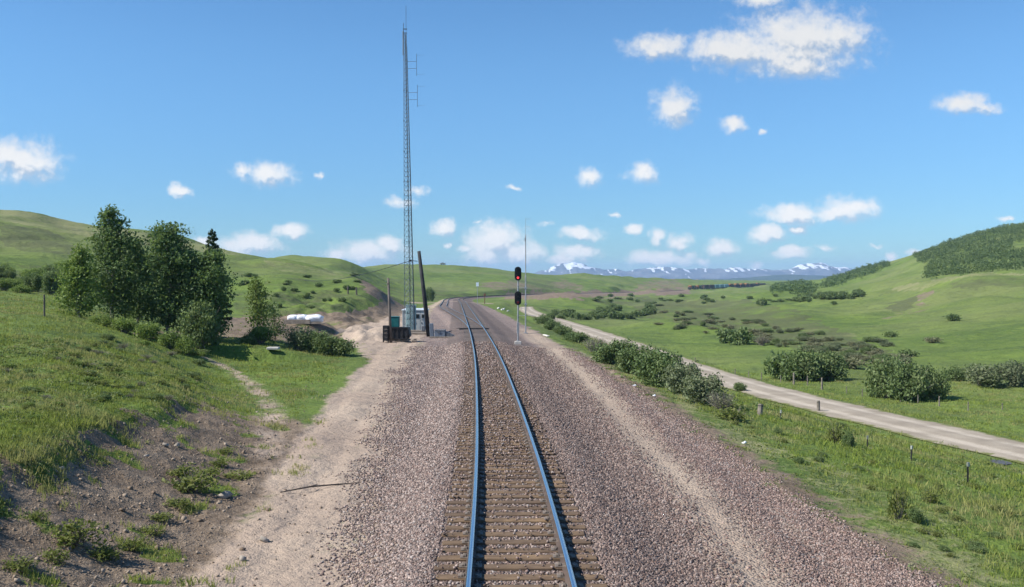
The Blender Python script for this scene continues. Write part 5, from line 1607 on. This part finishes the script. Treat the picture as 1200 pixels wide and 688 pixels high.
def car(kind, label, s, L):
    x, y, z, th = on_track(s + L / 2)
    o = thing({'loco': 'locomotive', 'teal': 'freight_wagon', 'dark': 'freight_wagon', 'box': 'container_wagon'}[kind], label, 'locomotive' if kind == 'loco' else 'railway wagon', (x, y, z), (0, 0, -th), 'vehicles of the distant freight train')
    for sgn in (-1, 1):
        g = G(); truck(g, sgn * (L / 2 - 3.0)); g.build('bogie', LOCO, o)
    if kind == 'loco':
        g = G(); g.box((0, 1.0, 2.75), (2.2, L - 7, 2.9), bev=.2); g.box((0, 0, 1.2), (3.0, L - 1, .35)); g.box((0, -L / 2 + 1.5, 2.2), (2.4, 2.0, 1.7), bev=.2); g.build('body', LOCO, o)
        g = G(); g.box((0, -L / 2 + 4.0, 3.0), (3.0, 2.6, 3.1), bev=.15); g.box((0, 5, 2.7), (2.35, 5, 1.5)); g.build('cab', ORANGE, o)
        g = G(); g.box((0, -L / 2 + 2.68, 3.8), (2.4, .06, .7)); g.build('windscreen', DK, o)
        for sgn in (-.3, .3):
            g = G(); g.tube([(sgn, -L / 2 + 2.66, 4.35), (sgn, -L / 2 + 2.6, 4.35)], .14, 8); g.build('headlight', CREAM, o)
    elif kind == 'box':
        g = G(); g.box((0, 0, 1.05), (2.7, L - .8, .6)); g.build('frame', LOCO, o)
        g = G(); g.box((0, 0, 2.65), (2.44, L - 2.4, 2.6), bev=.04); g.build('container', BROWNC, o)
        g = G(); g.box((0, -.4, 3.95 + .65), (2.44, L * .55, 1.3), bev=.04); g.build('container', ORANGE, o)
    else:
        g = G(); g.box((0, 0, 1.15), (2.8, L - .8, .35)); g.build('frame', LOCO, o)
        g = G(); g.prism([(-1.4, 1.4), (1.4, 1.4), (1.5, 1.8), (1.5, 4.2), (1.0, 4.65), (-1.0, 4.65), (-1.5, 4.2), (-1.5, 1.8)], -(L - 1.2) / 2, (L - 1.2) / 2); g.build('body', TEALC if kind == 'teal' else BROWNC, o)
    return s + L + .9
s = s0
seq = [('loco', 'leading dark locomotive at the head of the distant freight train', 22), ('loco', 'second orange fronted locomotive of the distant train', 22), ('dark', 'dark wagon directly behind the two locomotives', 19), ('dark', 'dark wagon just ahead of the pale teal ones', 19),
       ('teal', 'front pale teal wagon of the distant train', 18), ('teal', 'middle pale teal wagon of the distant train', 18), ('teal', 'rear pale teal wagon of the distant train', 18),
       ('box', 'first brown wagon with an orange container behind the teal wagons', 24), ('box', 'second wagon with an orange container behind the teal ones', 24), ('box', 'third wagon with an orange container behind the teal ones', 24)]
for kd, lb, L in seq:
    s = car(kd, lb, s, L)
for i in range(6):
    s = car('dark' if i % 3 else 'box', ('first', 'second', 'third', 'fourth', 'fifth', 'last')[i] + ' wagon of the far tail of the train by the copse', s, 20)

# ------------------------------------------------------------------ grass
def grass(name, x, y, h, w, mat, lean=.35, per=5):
    z = ground_z(x, y)
    n = len(x) * per
    X = np.repeat(x, per) + rng.normal(0, .05, n) * np.repeat(np.clip(y / 30, .6, 2.5), per); Y = np.repeat(y, per) + rng.normal(0, .05, n); Z = np.repeat(z, per)
    Hh = np.repeat(h, per) * rng.uniform(.45, 1.15, n); Ww = np.repeat(w, per) * rng.uniform(.6, 1.3, n)
    a = rng.uniform(0, 2 * np.pi, n); l = np.abs(rng.normal(0, lean, n)) * Hh; b = rng.uniform(0, 2 * np.pi, n)
    dx, dy = np.cos(a) * Ww / 2, np.sin(a) * Ww / 2
    ex, ey = np.cos(b) * l, np.sin(b) * l
    v = np.stack([np.stack([X - dx, Y - dy, Z - .02], -1), np.stack([X + dx, Y + dy, Z - .02], -1), np.stack([X + ex * .45 + dx * .6, Y + ey * .45 + dy * .6, Z + Hh * .6], -1), np.stack([X + ex, Y + ey, Z + Hh], -1)], 1).reshape(-1, 3)
    return tag(fast_mesh(name, v, quads(len(v)), [mat]), kind='stuff')
GR1 = blade_mat('meadow_blades', (0.195, 0.265, 0.050), (0.315, 0.365, 0.082), (0.420, 0.375, 0.180))
GR2 = blade_mat('bank_blades', (0.205, 0.260, 0.052), (0.325, 0.365, 0.086), (0.410, 0.370, 0.165))
n = 72000
y = sample_y(n, 13, 95, 1.35); o = rng.uniform(6.2, 46, n)
x = xc(y) + o
br = np.interp(y, [10, 60, 200], [6.9, 7.3, 7.0])
dr = np.abs(x - xroad(y))
wv = fbm(y * .35, x * .2, 3) * .8
vis = np.abs((x / y) ) < .60
dens = sstep(.1, 2.0, o - br + wv * .6) * sstep(ROADW * .88, ROADW + .7, dr + .5 * wv)
cl = .45 + .8 * fbm(x * .45, y * .35, 3)
k = vis & (rng.random(n) < dens * np.clip(cl + .25, .15, 1))
x, y, o = x[k], y[k], o[k]
hgt = (.08 + .13 * np.clip(fbm(x * .3 + 9, y * .3, 3) + .5, 0, 1)) * np.where(o - 7 < 1.6, .6, 1)
grass('grass', x, y, hgt, .011 * np.clip(y / 18, 1, 3.5), GR1)
n = 62000
y = sample_y(n, 12.5, 85, 1.35); u = rng.uniform(-.62, -.02, n); x = u * y; o = x - xc(y)
wl = np.interp(y, [10, 24, 32, 40], [3.2, 3.6, 3.6, 4]); nz = fbm(y * .55 + 3, x * .12, 4)
tt = (np.where(y < 60, xtoe(y) - xc(y), -9) - o + nz * np.clip(1.3 - y / 60, .1, 1) * .75) / wl
top = sstep(.72, 1.0, tt + .40 * fbm(x * .8, y * .8, 4))
sl = np.interp(y, [10, 20, 28, 36, 45, 60, 75, 100], [-5.7, -6.0, -6.7, -7.2, -7.6, -7.9, -10.5, -15])
low = (y > 31) * sstep(-.3, 1.6, sl - o) * 1.0
weeds = fbm(x * .8 + 40, y * .8, 3)
slope = ((tt > -.4) & (tt < .8)) * sstep(.16, .42, weeds) * .9
px, py = proj(x, y, ground_z(x, y))
bare = (rng.random(n) < 1.25 * trail(px, py)) | inpoly(px, py, [(60, 392), (255, 385), (262, 372), (330, 370), (345, 366), (395, 362), (470, 400), (440, 412), (420, 398), (340, 402), (270, 396), (250, 404)])
dens = np.maximum(np.maximum(top, low), slope) * np.where(bare, .22, 1)
dens = np.where((y < 33) & (tt < .45), slope, dens)
cl = .45 + .8 * fbm(x * .45, y * .35, 3)
k = rng.random(n) < dens * np.clip(cl + .3, .15, 1)
x, y = x[k], y[k]
hgt = .065 + .11 * np.clip(fbm(x * .35 + 9, y * .35, 3) + .5, 0, 1)
grass('grass', x, y, hgt, .011 * np.clip(y / 18, 1, 3.5), GR2)

def plants(name, cx, cy, per, rad, h, size, mat):
    n = len(cx) * per
    rr = np.repeat(rad, per); a = rng.uniform(0, 6.283, n); q = np.sqrt(rng.random(n)) * rr
    x = np.repeat(cx, per) + q * np.cos(a); y = np.repeat(cy, per) + q * np.sin(a)
    z = ground_z(x, y) + rng.random(n) * np.repeat(h, per) * (1.1 - q / rr)
    v = leaves(np.stack([x, y, z], -1), size * np.repeat(np.clip(cy / 26, .8, 1.9), per), .5, .6)
    return tag(fast_mesh(name, v, quads(len(v)), [mat]), kind='stuff')
def field_spots(n, y1):
    y = sample_y(n, 12.5, y1, 1.3); u = rng.uniform(-.62, -.1, n); x = u * y
    tt = (np.where(y < 60, xtoe(y) - xc(y), -9) - (x - xc(y)) + fbm(y * .5 + 3, x * .12, 3) * .8 * np.clip(1.3 - y / 60, .1, 1) * .75) / np.interp(y, [10, 24, 32, 40], [3.2, 3.6, 3.6, 4])
    k = (tt + .35 * fbm(x * .8, y * .8, 4) > .84) & (rng.random(n) < np.clip(.55 + fbm(x * .7 + 5, y * .6, 3), .1, 1)) & (y < 42)
    return x[k], y[k]
x, y = field_spots(4200, 42); plants('ground_plants', x, y, 15, rng.uniform(.10, .34, len(x)), rng.uniform(.06, .24, len(x)), .034, L_WEED)
x, y = field_spots(3000, 42); plants('ground_plants', x, y, 16, rng.uniform(.12, .40, len(x)), rng.uniform(.06, .22, len(x)), .034, L_SHRUB)
x, y = field_spots(1500, 42); plants('ground_plants', x, y, 14, rng.uniform(.12, .40, len(x)), rng.uniform(.04, .14, len(x)), .030, L_BRUSH)
def slope_spots(n):
    y = sample_y(n, 13, 60, 1.3); o = rng.uniform(6.8, 26, n); x = xc(y) + o
    k = (np.abs(x / y) < .6) & (np.abs(x - xroad(y)) > ROADW + .5) & (rng.random(n) < np.clip(.45 + fbm(x * .6 + 15, y * .5, 3), .05, 1))
    return x[k], y[k]
x, y = slope_spots(2600); plants('ground_plants', x, y, 14, rng.uniform(.10, .36, len(x)), rng.uniform(.06, .22, len(x)), .034, L_WEED)
x, y = slope_spots(1500); plants('ground_plants', x, y, 14, rng.uniform(.10, .40, len(x)), rng.uniform(.06, .25, len(x)), .034, L_SHRUB)
x, y = slope_spots(900); plants('ground_plants', x, y, 14, rng.uniform(.12, .5, len(x)), rng.uniform(.05, .16, len(x)), .030, L_BRUSH)

# ------------------------------------------------------------------ the air
hz_ = G(); hz_.box((0, 0, 0), (26000, 24000, 320))
m, t, out = new_mat('haze')
pv = t.node('ShaderNodeVolumePrincipled')
pv.inputs['Color'].default_value = (0.46, 0.69, 1.0, 1)
pv.inputs['Density'].default_value = 9.0e-5
pv.inputs['Density Attribute'].default_value = ''
pv.inputs['Temperature Attribute'].default_value = ''
pv.inputs['Anisotropy'].default_value = 0.0
t.l.new(pv.outputs[0], out.inputs['Volume'])
m.cycles.homogeneous_volume = True
o = hz_.build('haze', m); o.location = (0, 500, 0); tag(o, kind='stuff')
zs = [v.co.z for ob in bpy.data.objects if ob.name.startswith(('ground', 'mountains', 'foothills')) for v in (ob.data.vertices[i] for i in range(0, len(ob.data.vertices), 7))]
lo_, hi_ = min(zs) - 8, max(max(zs), 35) + 12
o.scale.z = (hi_ - lo_) / 320; o.location.z = (hi_ + lo_) / 2
